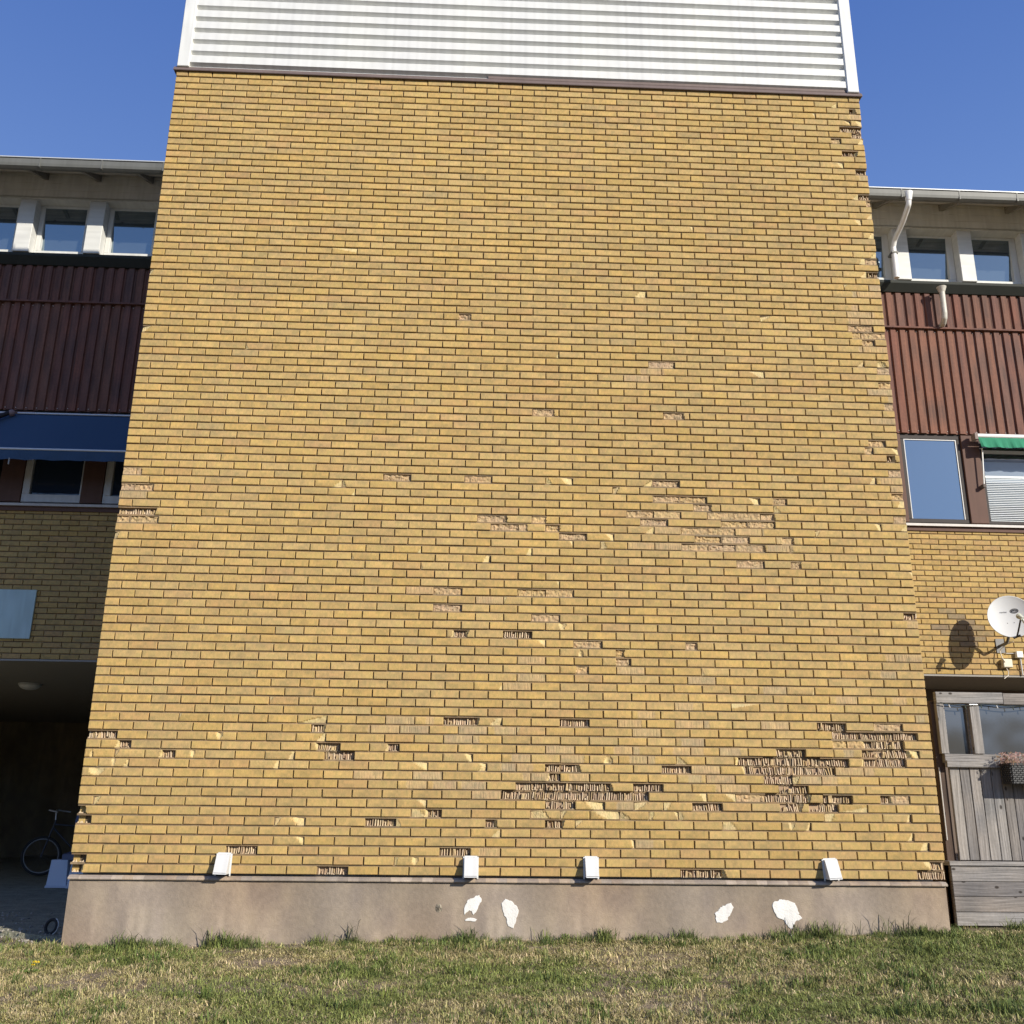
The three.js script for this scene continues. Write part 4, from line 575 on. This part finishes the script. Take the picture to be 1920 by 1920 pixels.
// ---------------------------------------------------------------- terrace screen of weathered boards
{
  const zf = -1.1, t = thing('terrace_screen', 'weathered grey wooden terrace screen with glass panes beside the tower', 'screen', [9.3, -0.48, zf]);
  const wood = [[0.31, 0.285, 0.27], [0.36, 0.335, 0.32], [0.26, 0.24, 0.235], [0.33, 0.295, 0.27], [0.40, 0.375, 0.355]].map(c => std(c, { map: woodMap, bumpMap: woodBump, bumpScale: 0.0035, roughness: 0.9 })), R = rng(404), XE = 11.2;
  const bx = (name, x0, x1, y0, y1, z0, z1, vert, m) => { const g = new Geo(); g.swap = !!vert; g.ou = R() * 4; g.ov = R() * 4; g.bevel(x0, x1, y0, y1, z0, z1, 0.004); return part(name, g, m || pick(wood, R), t); };
  bx('top_rail', 8.14, 8.845, 1.642, 1.755, zf - 0.045, zf + 0.012, false, wood[4]); bx('top_rail', 8.85, XE, 1.636, 1.75, zf - 0.045, zf + 0.006, false, wood[3]);
  bx('post', 8.142, 8.216, 1.135, 1.638, zf - 0.06, zf, true, wood[4]); bx('post', 8.472, 8.572, 1.135, 1.632, zf - 0.02, zf + 0.03, true, wood[4]); bx('post', 9.45, 9.55, 1.135, 1.632, zf - 0.06, zf, true);
  bx('post', 10.6, 10.7, 1.135, 1.632, zf - 0.06, zf, true);
  bx('mid_rail', 8.162, XE, 1.045, 1.132, zf - 0.05, zf + 0.014, false, wood[1]); bx('mid_rail', 8.168, 8.752, 1.0, 1.068, zf - 0.01, zf + 0.032, false, wood[4]);
  bx('bottom_rail', 8.19, XE, 0.11, 0.17, zf - 0.09, zf - 0.05, false);
  for (let k = 0, x = 8.207; x < XE; k++) { const w = 0.098 + (R() - 0.5) * 0.012; bx('plank', x, x + w, 0.112 + 0.004 * R(), 1.03, zf - 0.045, zf - 0.012 + 0.005 * R(), true); x += w + 0.004 + 0.004 * R(); }
  bx('deck_edge', 8.068, XE, 0.066, 0.106, zf - 0.5, zf + 0.05, false, wood[4]);
  for (const [a, b] of [[-0.079, 0.062], [-0.216, -0.083], [-0.356, -0.220], [-0.482, -0.360]]) bx('deck_board', 8.086 + 0.004 * R(), XE, a, b, zf - 0.01, zf + 0.026 + 0.004 * R(), false);
  const glass = new THREE.MeshPhysicalMaterial({ color: new THREE.Color().setRGB(0.20, 0.195, 0.185), metalness: 0.7, roughness: 0.06 });
  for (const [a, b] of [[8.216, 8.472], [8.572, 9.45], [9.55, 10.6]]) { const g = new Geo(); g.box(a - 0.004, b + 0.004, 1.13, 1.64, zf - 0.05, zf - 0.045); part('pane', g, glass, t); const f = new Geo(); f.box(a, a + 0.014, 1.135, 1.632, zf - 0.044, zf - 0.02); f.box(b - 0.014, b, 1.135, 1.632, zf - 0.044, zf - 0.02); f.swap = true; part('glazing_bead', f, wood[4], t); }
  const dk = std([0.11, 0.07, 0.05], { map: woodMap, bumpMap: woodBump, bumpScale: 0.003 });
  for (let k = 0; k < 24; k++) { const g = new Geo(), z1 = zf - 0.075 - k * 0.14; g.swap = true; g.ou = R() * 4; g.box(8.15, 8.172, -0.5, 1.68, z1 - 0.134, z1); part('side_board', g, dk, t); }
  bx('corner_post', 8.10, 8.19, -0.5, 1.66, zf - 0.13, zf - 0.055, true, dk);
  { const g = new Geo(); g.tube([[8.115, 1.0, zf - 0.045], [8.115, 0.30, zf - 0.045]], 0.007, 8); part('rod', g, std([0.5, 0.48, 0.45], { roughness: 0.4 }), t); }
  { const g = new Geo(); g.box(8.10, XE, -0.55, 0.066, zf - 3.3, zf - 0.02); part('deck_base', g, dk, t); const e = new Geo(); e.box(8.18, XE, 1.60, 1.64, zf - 3.3, zf - 0.08); }
  { const g = new Geo(); for (let k = 0; k < 3; k++) g.tube([[8.468 + k * 0.03, 1.625, zf + 0.036], [8.492 + k * 0.03, 1.625, zf + 0.036]], 0.010, 8); part('hinge', g, std([0.7, 0.7, 0.68], { roughness: 0.3, metalness: 0.6 }), t); }
  const sl = thing('string_light', 'black string light cable with tiny bulbs hanging under top rail', 'string lights', [8.2, 1.62, zf + 0.03]);
  const path = []; for (let k = 0; k <= 16; k++) { const u = k / 16; path.push([8.17 + 1.5 * u, 1.648 - 0.028 * Math.abs(Math.sin(u * Math.PI * 3)) - 0.006, zf + 0.038]); } const sg = new Geo(); sg.tube(path, 0.005, 6); part('cable', sg, std([0.03, 0.035, 0.03]), sl);
  for (let k = 0; k < 9; k++) { const u = (k + 0.5) / 9, g = new Geo(), x = 8.17 + 1.5 * u, y = 1.636 - 0.028 * Math.abs(Math.sin(u * Math.PI * 3)); g.tube([[x, y, zf + 0.038], [x + 0.008, y - 0.03, zf + 0.042]], 0.005, 6); part('bulb', g, std(k % 3 ? [0.05, 0.07, 0.05] : [0.6, 0.6, 0.58]), sl); }
  // hanging planter with dried flowers
  const p = thing('hanging_planter', 'black woven planter of dried flowers hooked on the grey terrace screen', 'planter', [8.93, 0.82, zf + 0.13]), mk = std([0.012, 0.012, 0.013], { roughness: 0.6 });
  const body = new Geo(); body.prismY([[8.72, zf + 0.03], [9.26, zf + 0.03], [9.26, zf + 0.22], [8.72, zf + 0.22]], 0.84, 1.02); part('basket', body, mk, p);
  const wv = new Geo(); for (let i = 0; i < 26; i++) for (let j = 0; j < 9; j++) { const x = 8.725 + i * 0.0205, y = 0.845 + j * 0.0195, o = (i + j) % 2; wv.box(x, x + 0.017, y, y + 0.013, zf + 0.219, zf + 0.226 + 0.006 * o); } for (let i = 0; i < 9; i++) for (let j = 0; j < 9; j++) { const z = zf + 0.035 + i * 0.0205, y = 0.845 + j * 0.0195, o = (i + j) % 2; wv.box(8.714 - 0.006 * o, 8.722, y, y + 0.013, z, z + 0.017); } const wm = part('weave', wv, std([0.05, 0.05, 0.05], { roughness: 0.45 }), p);
  const rim = new Geo(); rim.box(8.705, 9.27, 1.018, 1.04, zf + 0.02, zf + 0.236); part('rim', rim, mk, p);
  const hk = new Geo(); for (const x of [8.80, 9.15]) hk.tube([[x, 1.03, zf + 0.03], [x, 1.15, zf + 0.03], [x, 1.15, zf - 0.03]], 0.006, 6); part('hook', hk, mk, p);
  const fl = new Geo(), Rf = rng(12); for (let k = 0; k < 420; k++) { const x = rr(8.69, 9.28, Rf), z = zf + rr(0.0, 0.25, Rf), y0 = 1.02, h = rr(0.03, 0.125, Rf), dx = rr(-0.04, 0.04, Rf), dz = rr(-0.03, 0.05, Rf), w = 0.0025; fl.col = pick([[0.22, 0.12, 0.08], [0.30, 0.19, 0.12], [0.12, 0.09, 0.04], [0.30, 0.17, 0.16]], Rf); fl.tri([x - w, y0, z], [x + w, y0, z], [x + dx, y0 + h, z + dz]); const s = rr(0.005, 0.012, Rf), c = [x + dx, y0 + h, z + dz]; fl.col = pick([[0.45, 0.28, 0.24], [0.40, 0.22, 0.20], [0.30, 0.20, 0.12], [0.52, 0.40, 0.36]], Rf); fl.tri([c[0] - s, c[1] - s, c[2]], [c[0] + s, c[1] - s * 0.3, c[2] + s], [c[0], c[1] + s, c[2]]); fl.tri([c[0], c[1] - s, c[2] - s], [c[0] + s, c[1] + s * 0.6, c[2]], [c[0] - s, c[1] + s * 0.4, c[2] + s]); }
  part('dried_flowers', fl, std([1, 1, 1], { vertexColors: true }), p).userData.kind = 'stuff';
}
// ---------------------------------------------------------------- ground
const smooth = (a, b, x) => sstep(a, b, x);
function groundY(x, z) {
  const cross = 0.0185 * clamp(x, -8, 14);
  let y = -0.585 + cross + (z > 0 ? -0.044 * Math.min(z, 12) : 0.06 * z * smooth(4, 8, x) * (z > -3 ? 1 : 0) + (z <= -3 ? -0.18 * smooth(4, 8, x) : 0));
  y += 0.02 * (fbm(x * 1.1 + 7, z * 1.1 + 3, 90, 3) - 0.5) + 0.014 * (fbm(x * 6, z * 6, 91, 2) - 0.5);
  return y;
}
const SOIL = [[0.62, 1.45, 0.42, 0.42], [1.8, 0.75, 0.38, 0.48], [1.25, 1.35, 0.34, 0.36], [-0.4, 1.3, 0.35, 0.4], [2.15, 1.7, 0.4, 0.35], [4.6, 1.2, 0.35, 0.3], [3.3, 0.75, 0.25, 0.25], [5.4, 0.9, 0.25, 0.25]];
const bare = (x, z) => { let b = 0; for (const [cx, cz, r, s] of SOIL) b = Math.max(b, s * 1.9 * (1 - sstep(0.45, 1.25, Math.hypot(x - cx, (z - cz) * 1.3) / r + 0.5 * (fbm(x * 5, z * 5, 17, 2) - 0.5)))); b = Math.max(b, 0.75 * sstep(0.50, 0.68, fbm(x * 1.3 + 9, z * 1.3, 23, 3)) * (1 - sstep(4, 7, x) * 0.6)); if (z < 0.16 && z > -0.05 && x > 0) b = Math.max(b, 0.9 * sstep(0.42, 0.55, noise(x * 2.1, 4, 19)) * (1 - sstep(0.08, 0.16, z))); return clamp(b); };
{
  const g = new Geo(), nx = 150, nz = 110, X = i => { const u = i / nx * 2 - 1; return 4 + Math.sign(u) * (Math.abs(u) * 8 + Math.pow(Math.abs(u), 6) * 240); }, Zc = j => { const u = j / nz * 2 - 1; return -1 + Math.sign(u) * (Math.abs(u) * 7 + Math.pow(Math.abs(u), 6) * 240); };
  const col = (x, z) => { const b = bare(x, z), m = fbm(x * 2.2, z * 2.2, 61, 3), grass = mix3([0.20, 0.175, 0.085], [0.29, 0.24, 0.14], m), soil = mix3([0.36, 0.275, 0.20], [0.45, 0.36, 0.27], m); return mul3(mix3(grass, soil, b), 0.85 + 0.3 * fbm(x * 18, z * 18, 62, 2)); };
  const V = [], C = []; for (let j = 0; j <= nz; j++) { V.push([]); C.push([]); for (let i = 0; i <= nx; i++) { const x = X(i), z = Zc(j); V[j].push([x, groundY(x, z), z]); C[j].push(col(x, z)); } }
  for (let j = 0; j < nz; j++) for (let i = 0; i < nx; i++) g.quad(V[j + 1][i], V[j + 1][i + 1], V[j][i + 1], V[j][i], C[j + 1][i], C[j + 1][i + 1], C[j][i + 1], C[j][i]);
  const soilMap = tex(1024, 1.6, (x, y, n) => { const v = 205 + 50 * (tn(x, y, n, 60, 60, 81) - 0.5) + 46 * (tn(x, y, n, 170, 170, 82) - 0.5) + 60 * (hash2(x, y, 83) - 0.5); return [v, v - 3, v - 8]; }, true);
  structure('ground', g, std([1, 1, 1], { vertexColors: true, map: soilMap, bumpMap: concBump, bumpScale: 0.02, roughness: 1 }));
}
{ // worn asphalt path leading into the passage, its broken edge in front
  const g = new Geo(), R = rng(66), edge = []; for (let k = 0; k <= 60; k++) { const u = k / 60, x = 0.0 - 6.5 * u; edge.push([x, -0.30 - 0.62 * Math.min(1, u * 6.5 / 1.1) - 0.10 * (u * 6.5) * 0.3 + 0.10 * (fbm(x * 4, 1, 33, 3) - 0.5)]); }
  const top = (x, z) => Math.max(groundY(x, z) + 0.032, -0.552) + 0.006 * (fbm(x * 7, z * 7, 35, 2) - 0.5);
  for (let k = 0; k < 60; k++) { const a = edge[k], b = edge[k + 1]; let pa = [a[0], top(a[0], a[1]), a[1]], pb = [b[0], top(b[0], b[1]), b[1]]; g.quad([a[0], pa[1] - 0.12, a[1] + 0.02], pa, pb, [b[0], pb[1] - 0.12, b[1] + 0.02]);
    for (let j = 1; j <= 14; j++) { const f = Math.pow(j / 14, 1.5), za = a[1] + (-15.1 - a[1]) * f, zb = b[1] + (-15.1 - b[1]) * f, qa = [a[0], top(a[0], za), za], qb = [b[0], top(b[0], zb), zb]; g.quad(pa, qa, qb, pb); pa = qa; pb = qb; } }
  const am = tex(512, 0.9, (x, y, n) => { const v = 190 + 60 * (tn(x, y, n, 90, 90, 95) - 0.5) + 70 * (hash2(x, y, 96) - 0.5) + 40 * (tn(x, y, n, 8, 8, 97) - 0.5); return [v, v - 2, v - 8]; }, true);
  structure('asphalt_path', g, std([0.44, 0.43, 0.32], { map: am, bumpMap: concBump, bumpScale: 0.012, roughness: 0.95 }));
  // crumbs of stone and litter along its edge
  const st = new THREE.InstancedMesh(new THREE.DodecahedronGeometry(0.012, 0), std([1, 1, 1]), 420), m = new THREE.Matrix4(), q = new THREE.Quaternion(), c = new THREE.Color();
  for (let k = 0; k < 420; k++) { const e = edge[Math.floor(R() * 24)], far = R() < 0.3, x = e[0] + rr(-0.1, 0.1, R), z = e[1] + (far ? -rr(0, 1.6, R) : rr(-0.12, 0.22, R)), y = z < e[1] ? top(x, z) : groundY(x, z), s = rr(0.25, 1.1, R); q.setFromEuler(new THREE.Euler(R() * 6, R() * 6, R() * 6)); m.compose(new THREE.Vector3(x, y + 0.004, z), q, new THREE.Vector3(s * 1.3, s * 0.7, s)); st.setMatrixAt(k, m); const v = rr(0.12, 0.4, R); st.setColorAt(k, c.setRGB(v, v * 0.93, v * 0.82)); }
  st.name = 'gravel'; st.castShadow = st.receiveShadow = true; st.userData = { kind: 'stuff', label: 'loose stone crumbs along the broken asphalt edge', category: 'gravel' }; scene.add(st);
}
// ---------------------------------------------------------------- grass
function clump(R, n, h0, h1, spread, wide, flat = 0.6) {
  const g = new Geo(); for (let k = 0; k < n; k++) { const a = R() * 6.283, l = rr(h0, h1, R), x = rr(-spread, spread, R), z = rr(-spread, spread, R), lean = rr(0.1, 0.5 + flat, R) * l, top = l * Math.max(0.18, rr(1.05, 0.85, R) - flat * rr(0.1, 0.6, R)), w = wide * rr(0.6, 1.3, R), cx = Math.cos(a), cz = Math.sin(a), px = -cz * w, pz = cx * w; g.col = mul3([1, 1, 1], rr(0.65, 1.25, R));
    const m = [x + cx * lean * 0.4, top * 0.72, z + cz * lean * 0.4], e = [x + cx * lean, top, z + cz * lean]; g.quad([x - px, -0.01, z - pz], [x + px, -0.01, z + pz], [m[0] + px * 0.85, m[1], m[2] + pz * 0.85], [m[0] - px * 0.85, m[1], m[2] - pz * 0.85]); g.tri([m[0] - px * 0.85, m[1], m[2] - pz * 0.85], [m[0] + px * 0.85, m[1], m[2] + pz * 0.85], e); }
  return g.build();
}
{
  const mGrass = std([1, 1, 1], { vertexColors: true, roughness: 0.75, side: THREE.DoubleSide }), m = new THREE.Matrix4(), q = new THREE.Quaternion(), c = new THREE.Color(), up = new THREE.Vector3(0, 1, 0);
  const inTower = (x, z) => x > -0.02 && x < TW + 0.02 && z < 0.005, R = rng(2024);
  const field = (name, geo, count, place, colour, label) => {
    const I = new THREE.InstancedMesh(geo, mGrass, count); let k = 0, tries = 0;
    while (k < count && tries++ < count * 14) { const p = place(); if (!p) continue; const [x, z, s, h] = p; q.setFromAxisAngle(up, R() * 6.283); m.compose(new THREE.Vector3(x, groundY(x, z) - 0.004, z), q, new THREE.Vector3(s, s * (h || 1) * rr(0.75, 1.25, R), s)); I.setMatrixAt(k, m); I.setColorAt(k, c.setRGB(...colour(x, z))); k++; }
    I.count = k; I.name = name; I.castShadow = I.receiveShadow = true; I.userData = { kind: 'stuff', label, category: 'grass' }; scene.add(I);
  };
  const spot = () => { const near = R() < 0.85, z = near ? rr(-0.15, 3.0, R) : rr(-3.5, 6, R), x = near ? rr(-1.6, 9.8, R) : rr(-5, 14, R); if (inTower(x, z)) return null; if (x > 8.0 && z < -1.05) return null; if (x < 0 && z < -0.28 + 0.45 * x * (x > -1.1 ? 1.25 : 1)) return null; return [x, z]; };
  const tall = (x, z) => fbm(x * 2.6 + 40, z * 3.4, 131, 3), lush = (x, z) => fbm(x * 1.1 + 4, z * 1.7 + 8, 71, 3) + 0.10 * sstep(3, 7, x);
  const green = (x, z) => { const t = lush(x, z) - 0.03, dry = R() < 0.22 - 0.7 * (t - 0.5), k = rr(0.65, 1.5, R); return mul3(dry ? mix3([0.42, 0.33, 0.17], [0.58, 0.47, 0.28], R()) : t > 0.5 + 0.25 * (R() - 0.5) ? mix3([0.15, 0.185, 0.042], [0.24, 0.26, 0.075], R()) : mix3([0.27, 0.25, 0.085], [0.38, 0.33, 0.15], R()), k); };
  for (let v = 0; v < 3; v++) field(v ? 'grass_00' + v : 'grass', clump(R, 13, 0.020, 0.062, 0.04, 0.0024, 0.75), 14000, () => { const p = spot(); if (!p || R() < bare(...p) * 0.96) return null; return [p[0], p[1], rr(0.7, 1.25, R), 0.25 + 0.95 * tall(...p)]; }, green, 'short patchy lawn grass in front of the plinth');
  field('grass_tufts', clump(R, 16, 0.04, 0.10, 0.04, 0.003, 0.5), 1500, () => { const p = spot(); if (!p || bare(...p) > 0.4 || tall(...p) < 0.5 + 0.12 * R()) return null; return [p[0], p[1], rr(0.6, 1.15, R)]; }, (x, z) => mul3(mix3([0.07, 0.115, 0.022], [0.17, 0.20, 0.045], R()), rr(0.7, 1.25, R)), 'greener tufts standing up out of the lawn');
  field('dry_grass', clump(R, 10, 0.02, 0.06, 0.05, 0.0022, 1.5), 9000, () => { const p = spot(); return p && [p[0], p[1], rr(0.7, 1.3, R), 0.35]; }, () => mul3(mix3([0.46, 0.36, 0.21], [0.64, 0.54, 0.36], R()), rr(0.6, 1.1, R)), 'flat dry straw lying between the grass');
  const tufts = [0.55, 0.75, 0.95, 1.35, 1.55, 2.15, 2.35, 2.45, 2.95, 3.2, 3.35, 3.5, 3.75, 4.05, 4.3, 4.5, 4.8, 5.2, 5.5, 5.75, 6.0, 6.2, 6.3, 6.4, 6.5, 6.85, 7.05, 7.2, 7.5, 7.7, 7.95, 8.3, 8.7];
  field('tall_grass', clump(R, 14, 0.05, 0.15, 0.045, 0.0028, 0.35), 620, () => { const t = pick(tufts, R), x = t + (R() + R() + R() - 1.5) * 0.11, z = (x < TW ? 0.03 : -0.3) + R() * R() * 0.22; return [x, z, rr(0.4, 1.1, R) * (0.45 + 0.75 * hash2(Math.round(t * 20), 3, 8))]; }, (x, z) => mul3(mix3([0.07, 0.11, 0.026], [0.17, 0.19, 0.045], R()), rr(0.7, 1.2, R)), 'taller grass tufts growing along the foot of the plinth');
  field('weeds', clump(R, 5, 0.10, 0.26, 0.03, 0.0035, 0.3), 34, () => { const x = pick([0.72, 1.32, 1.0, 6.15, 6.32, 7.02, 2.4, 4.9, 3.4, 6.7], R) + rr(-0.1, 0.1, R); return [x, 0.03 + R() * 0.05, rr(0.5, 1, R)]; }, () => mul3([0.11, 0.115, 0.05], rr(0.5, 1.3, R)), 'thin dark weed stalks against the plinth');
  const lf = new Geo(); for (let k = 0; k < 3; k++) { const a = k * 2.1; lf.quad([0, 0, 0], [0.02 * Math.cos(a + 0.5), 0.006, 0.02 * Math.sin(a + 0.5)], [0.032 * Math.cos(a), 0.003, 0.032 * Math.sin(a)], [0.02 * Math.cos(a - 0.5), 0.006, 0.02 * Math.sin(a - 0.5)]); }
  field('dead_leaves', lf.build(), 420, () => { const p = spot(); return p && [p[0], p[1], rr(0.3, 0.9, R)]; }, () => mul3(pick([[0.50, 0.40, 0.28], [0.30, 0.18, 0.10], [0.62, 0.56, 0.45]], R), rr(0.6, 1.1, R)), 'scraps of dead leaves scattered over the lawn');
}
{ // dandelions
  const R = rng(3), mY = std([0.78, 0.58, 0.02]), mL = std([0.10, 0.15, 0.03], { side: THREE.DoubleSide });
  const plant = (x, z, label) => { const y = groundY(x, z), t = thing('dandelion', label, 'flower', [x, y, z], 'dandelions in the lawn'); const lf = new Geo(); for (let k = 0; k < 9; k++) { const a = k * 0.7, l = rr(0.05, 0.09, R); lf.quad([x, y + 0.005, z], [x + Math.cos(a + 0.25) * l * 0.6, y + 0.03, z + Math.sin(a + 0.25) * l * 0.6], [x + Math.cos(a) * l, y + 0.02, z + Math.sin(a) * l], [x + Math.cos(a - 0.25) * l * 0.6, y + 0.03, z + Math.sin(a - 0.25) * l * 0.6]); } part('leaves', lf, mL, t);
    for (let k = 0; k < 3; k++) { const fx = x + rr(-0.05, 0.05, R), fz = z + rr(-0.04, 0.04, R), fy = y + rr(0.05, 0.08, R), g = new Geo(); for (let i = 0; i < 16; i++) { const a = i / 16 * 6.283, r = 0.013; g.tri([fx, fy + 0.004, fz], [fx + Math.cos(a) * r, fy + 0.009, fz + Math.sin(a) * r], [fx + Math.cos(a + 0.4) * r, fy + 0.002, fz + Math.sin(a + 0.4) * r]); g.tri([fx, fy + 0.01, fz], [fx + Math.cos(a) * r * 0.6, fy + 0.013, fz + Math.sin(a) * r * 0.6], [fx + Math.cos(a + 0.4) * r * 0.6, fy + 0.008, fz + Math.sin(a + 0.4) * r * 0.6]); } part('flower_head', g, mY, t); } };
  plant(0.22, 1.05, 'small yellow dandelion in bloom on the lawn below the tower corner'); 
}
// ---------------------------------------------------------------- things in the dark passage
{
  const t = thing('ceiling_lamp', 'round white ceiling lamp, unlit, in the dark passage', 'lamp', [-3.75, 2.36, -7.25]);
  const g = new Geo(); g.geom(new THREE.SphereGeometry(0.16, 20, 8, 0, 6.3, Math.PI / 2, Math.PI / 2), new THREE.Matrix4().makeScale(1, 0.45, 1).setPosition(-3.75, 2.375, -7.25)); part('globe', g, std([0.75, 0.75, 0.72], { roughness: 0.3 }), t);
  const r = new Geo(); r.geom(new THREE.CylinderGeometry(0.175, 0.175, 0.03, 24), new THREE.Matrix4().makeTranslation(-3.75, 2.388, -7.25)); part('mount', r, std([0.55, 0.55, 0.53]), t);
}
function wheel(parent, cx, cy, cz, rad, R, turn) {
  const M = new THREE.Matrix4().makeRotationY(turn).setPosition(cx, cy, cz), tyre = new Geo(), rim = new Geo(); tyre.geom(new THREE.TorusGeometry(rad, 0.02, 8, 36), M); const w = part('wheel', tyre, std([0.02, 0.02, 0.02]), parent, [cx, cy, cz]);
  rim.geom(new THREE.TorusGeometry(rad - 0.025, 0.010, 6, 36), M); part('rim', rim, std([0.28, 0.28, 0.28], { metalness: 0.4, roughness: 0.45 }), w);
  const sp = new Geo(); for (let k = 0; k < 14; k++) { const a = k / 14 * 6.283, v = new THREE.Vector3(Math.cos(a) * (rad - 0.03), Math.sin(a) * (rad - 0.03), 0).applyMatrix4(M); sp.tube([[cx, cy, cz], [v.x, v.y, v.z]], 0.0018, 4); } part('spokes', sp, std([0.12, 0.12, 0.12], { roughness: 0.5 }), w);
}
{
  const fy = -0.54, z = -7.9, a = thing('bicycle', 'dark parked bicycle with pale rims in the shaded passage', 'bicycle', [-2.95, fy, z]), r = 0.30, x1 = -3.45, x2 = -2.45, dk = std([0.03, 0.035, 0.05], { roughness: 0.4 }), si = std([0.55, 0.55, 0.55], { metalness: 0.5, roughness: 0.35 });
  wheel(a, x1, fy + r, z, r - 0.02, 0, 0.25); wheel(a, x2, fy + r, z - 0.2, r - 0.02, 0, 0.25);
  const f = new Geo(), L = (x, y) => [x, fy + y, z - 0.2 * (x - x1) / (x2 - x1)]; f.tube([L(x1, r), L(-3.3, 0.85)], 0.014, 8); f.tube([L(-3.32, 0.72), L(-2.9, 0.30)], 0.017, 8); f.tube([L(-2.9, 0.30), L(-2.78, 0.82)], 0.015, 8); f.tube([L(-3.31, 0.78), L(-2.80, 0.74)], 0.014, 8); f.tube([L(-2.9, 0.30), L(x2, r)], 0.010, 6); f.tube([L(-2.80, 0.70), L(x2, r)], 0.009, 6); part('frame', f, dk, a);
  const h = new Geo(); h.tube([[-3.30, fy + 0.85, z], [-3.31, fy + 0.98, z], [-3.36, fy + 1.0, z + 0.16], [-3.18, fy + 0.97, z + 0.27]], 0.012, 8); h.tube([[-3.31, fy + 0.98, z], [-3.36, fy + 1.0, z - 0.16], [-3.18, fy + 0.97, z - 0.27]], 0.012, 8); part('handlebar', h, si, a);
  const s = new Geo(); s.geom(new THREE.SphereGeometry(0.12, 12, 8), new THREE.Matrix4().makeScale(1.1, 0.35, 0.65).setPosition(-2.77, fy + 0.86, z - 0.14)); part('saddle', s, std([0.02, 0.02, 0.02]), a);
  const pd = new Geo(); pd.geom(new THREE.TorusGeometry(0.09, 0.008, 6, 20), new THREE.Matrix4().makeTranslation(-2.9, fy + 0.30, z - 0.08)); pd.box(-2.98, -2.90, fy + 0.14, fy + 0.16, z, z + 0.09); part('crank', pd, si, a);
}
{ // two light plastic tubs and a dark seat shape near the passage mouth
  const fy = -0.545, tub = (x, z, w, h, label) => { const t = thing('plastic_tub', label, 'tub', [x, fy, z]), g = new Geo(), k = 0.82; const bot = [[-w * k, -w * k], [w * k, -w * k], [w * k, w * k], [-w * k, w * k]], tp = [[-w, -w], [w, -w], [w, w], [-w, w]]; for (let i = 0; i < 4; i++) { const j = (i + 1) % 4; g.quad([x + tp[i][0], fy, z + tp[i][1]], [x + tp[j][0], fy, z + tp[j][1]], [x + bot[j][0], fy + h, z + bot[j][1]], [x + bot[i][0], fy + h, z + bot[i][1]]); } g.quad(...bot.map(q => [x + q[0], fy + h, z + q[1]])); part('body', g, std([0.56, 0.60, 0.68], { roughness: 0.6 }), t); const r = new Geo(); r.box(x - w * 1.06, x + w * 1.06, fy, fy + 0.03, z - w * 1.06, z + w * 1.06); part('rim', r, std([0.5, 0.54, 0.62], { roughness: 0.6 }), t); };
  tub(-2.27, -5.75, 0.135, 0.36, 'grey plastic tub turned upside down beside the passage mouth'); tub(-1.96, -5.68, 0.14, 0.37, 'second grey plastic tub standing against the tower side of the passage');
  const c = thing('child_seat', 'dark blue grey child bicycle seat standing on the plastic tubs', 'child seat', [-2.02, fy + 0.37, -5.72]), mS = std([0.10, 0.11, 0.17], { roughness: 0.6 });
  const b = new Geo(); b.prismX([[-5.86, 0.02], [-5.70, 0.06], [-5.66, 0.52], [-5.72, 0.62], [-5.80, 0.60], [-5.82, 0.2]].map(q => [q[0], q[1] + fy + 0.36]), -2.14, -1.86); part('backrest', b, mS, c); const s = new Geo(); s.prismX([[-5.72, 0.0], [-5.42, 0.0], [-5.42, 0.07], [-5.72, 0.10]].map(q => [q[0], q[1] + fy + 0.372]), -2.16, -1.84); part('seat', s, mS, c);
  const h = thing('small_wheel', 'small black wheel with a pale rim lying by the tower corner', 'wheel', [-0.32, -0.5, -0.62]); const y = groundY(-0.32, -0.62) + 0.095, M = new THREE.Matrix4().makeRotationY(-0.35).multiply(new THREE.Matrix4().makeRotationX(-0.25)).setPosition(-0.32, y, -0.62); const t1 = new Geo(); t1.geom(new THREE.TorusGeometry(0.058, 0.014, 8, 28), M); part('tyre', t1, std([0.02, 0.02, 0.02]), h); const r1 = new Geo(); r1.geom(new THREE.TorusGeometry(0.072, 0.005, 6, 28, 2.9).rotateZ(-1.7), M); part('rim', r1, std([0.6, 0.6, 0.58]), h); 
}
{ // far row of trees on the camera side of the lawn: what the glass panes mirror
  const g = new Geo(), R = rng(515); for (let k = 0; k < 46; k++) { const x = -70 + k * 3.2 + rr(-1, 1, R), z = 52 + rr(-4, 6, R), h = rr(6, 10.5, R), y0 = -1.2; g.col = [0.05, 0.04, 0.03]; g.box(x - 0.15, x + 0.15, y0, y0 + h * 0.5, z - 0.15, z + 0.15); for (let i = 0; i < 130; i++) { const a = R() * 6.283, e = Math.acos(2 * R() - 1), q = Math.cbrt(R()), cx = x + Math.cos(a) * Math.sin(e) * q * h * 0.34, cy = y0 + h * 0.62 + Math.cos(e) * q * h * 0.4, cz = z + Math.sin(a) * Math.sin(e) * q * h * 0.34, s = rr(0.25, 0.6, R); g.col = mul3([0.06, 0.085, 0.03], rr(0.6, 1.3, R)); g.tri([cx - s, cy - s * rr(0.2, 1, R), cz + rr(-s, s, R)], [cx + s, cy + s * rr(-0.5, 0.5, R), cz + rr(-s, s, R)], [cx + rr(-s, s, R), cy + s, cz + rr(-s, s, R)]); } }
  const t = part('treeline', g, std([1, 1, 1], { vertexColors: true, side: THREE.DoubleSide }), scene); t.userData = { kind: 'stuff', label: 'far off row of trees beyond the lawn', category: 'trees' };
}
renderer.render(scene, camera);
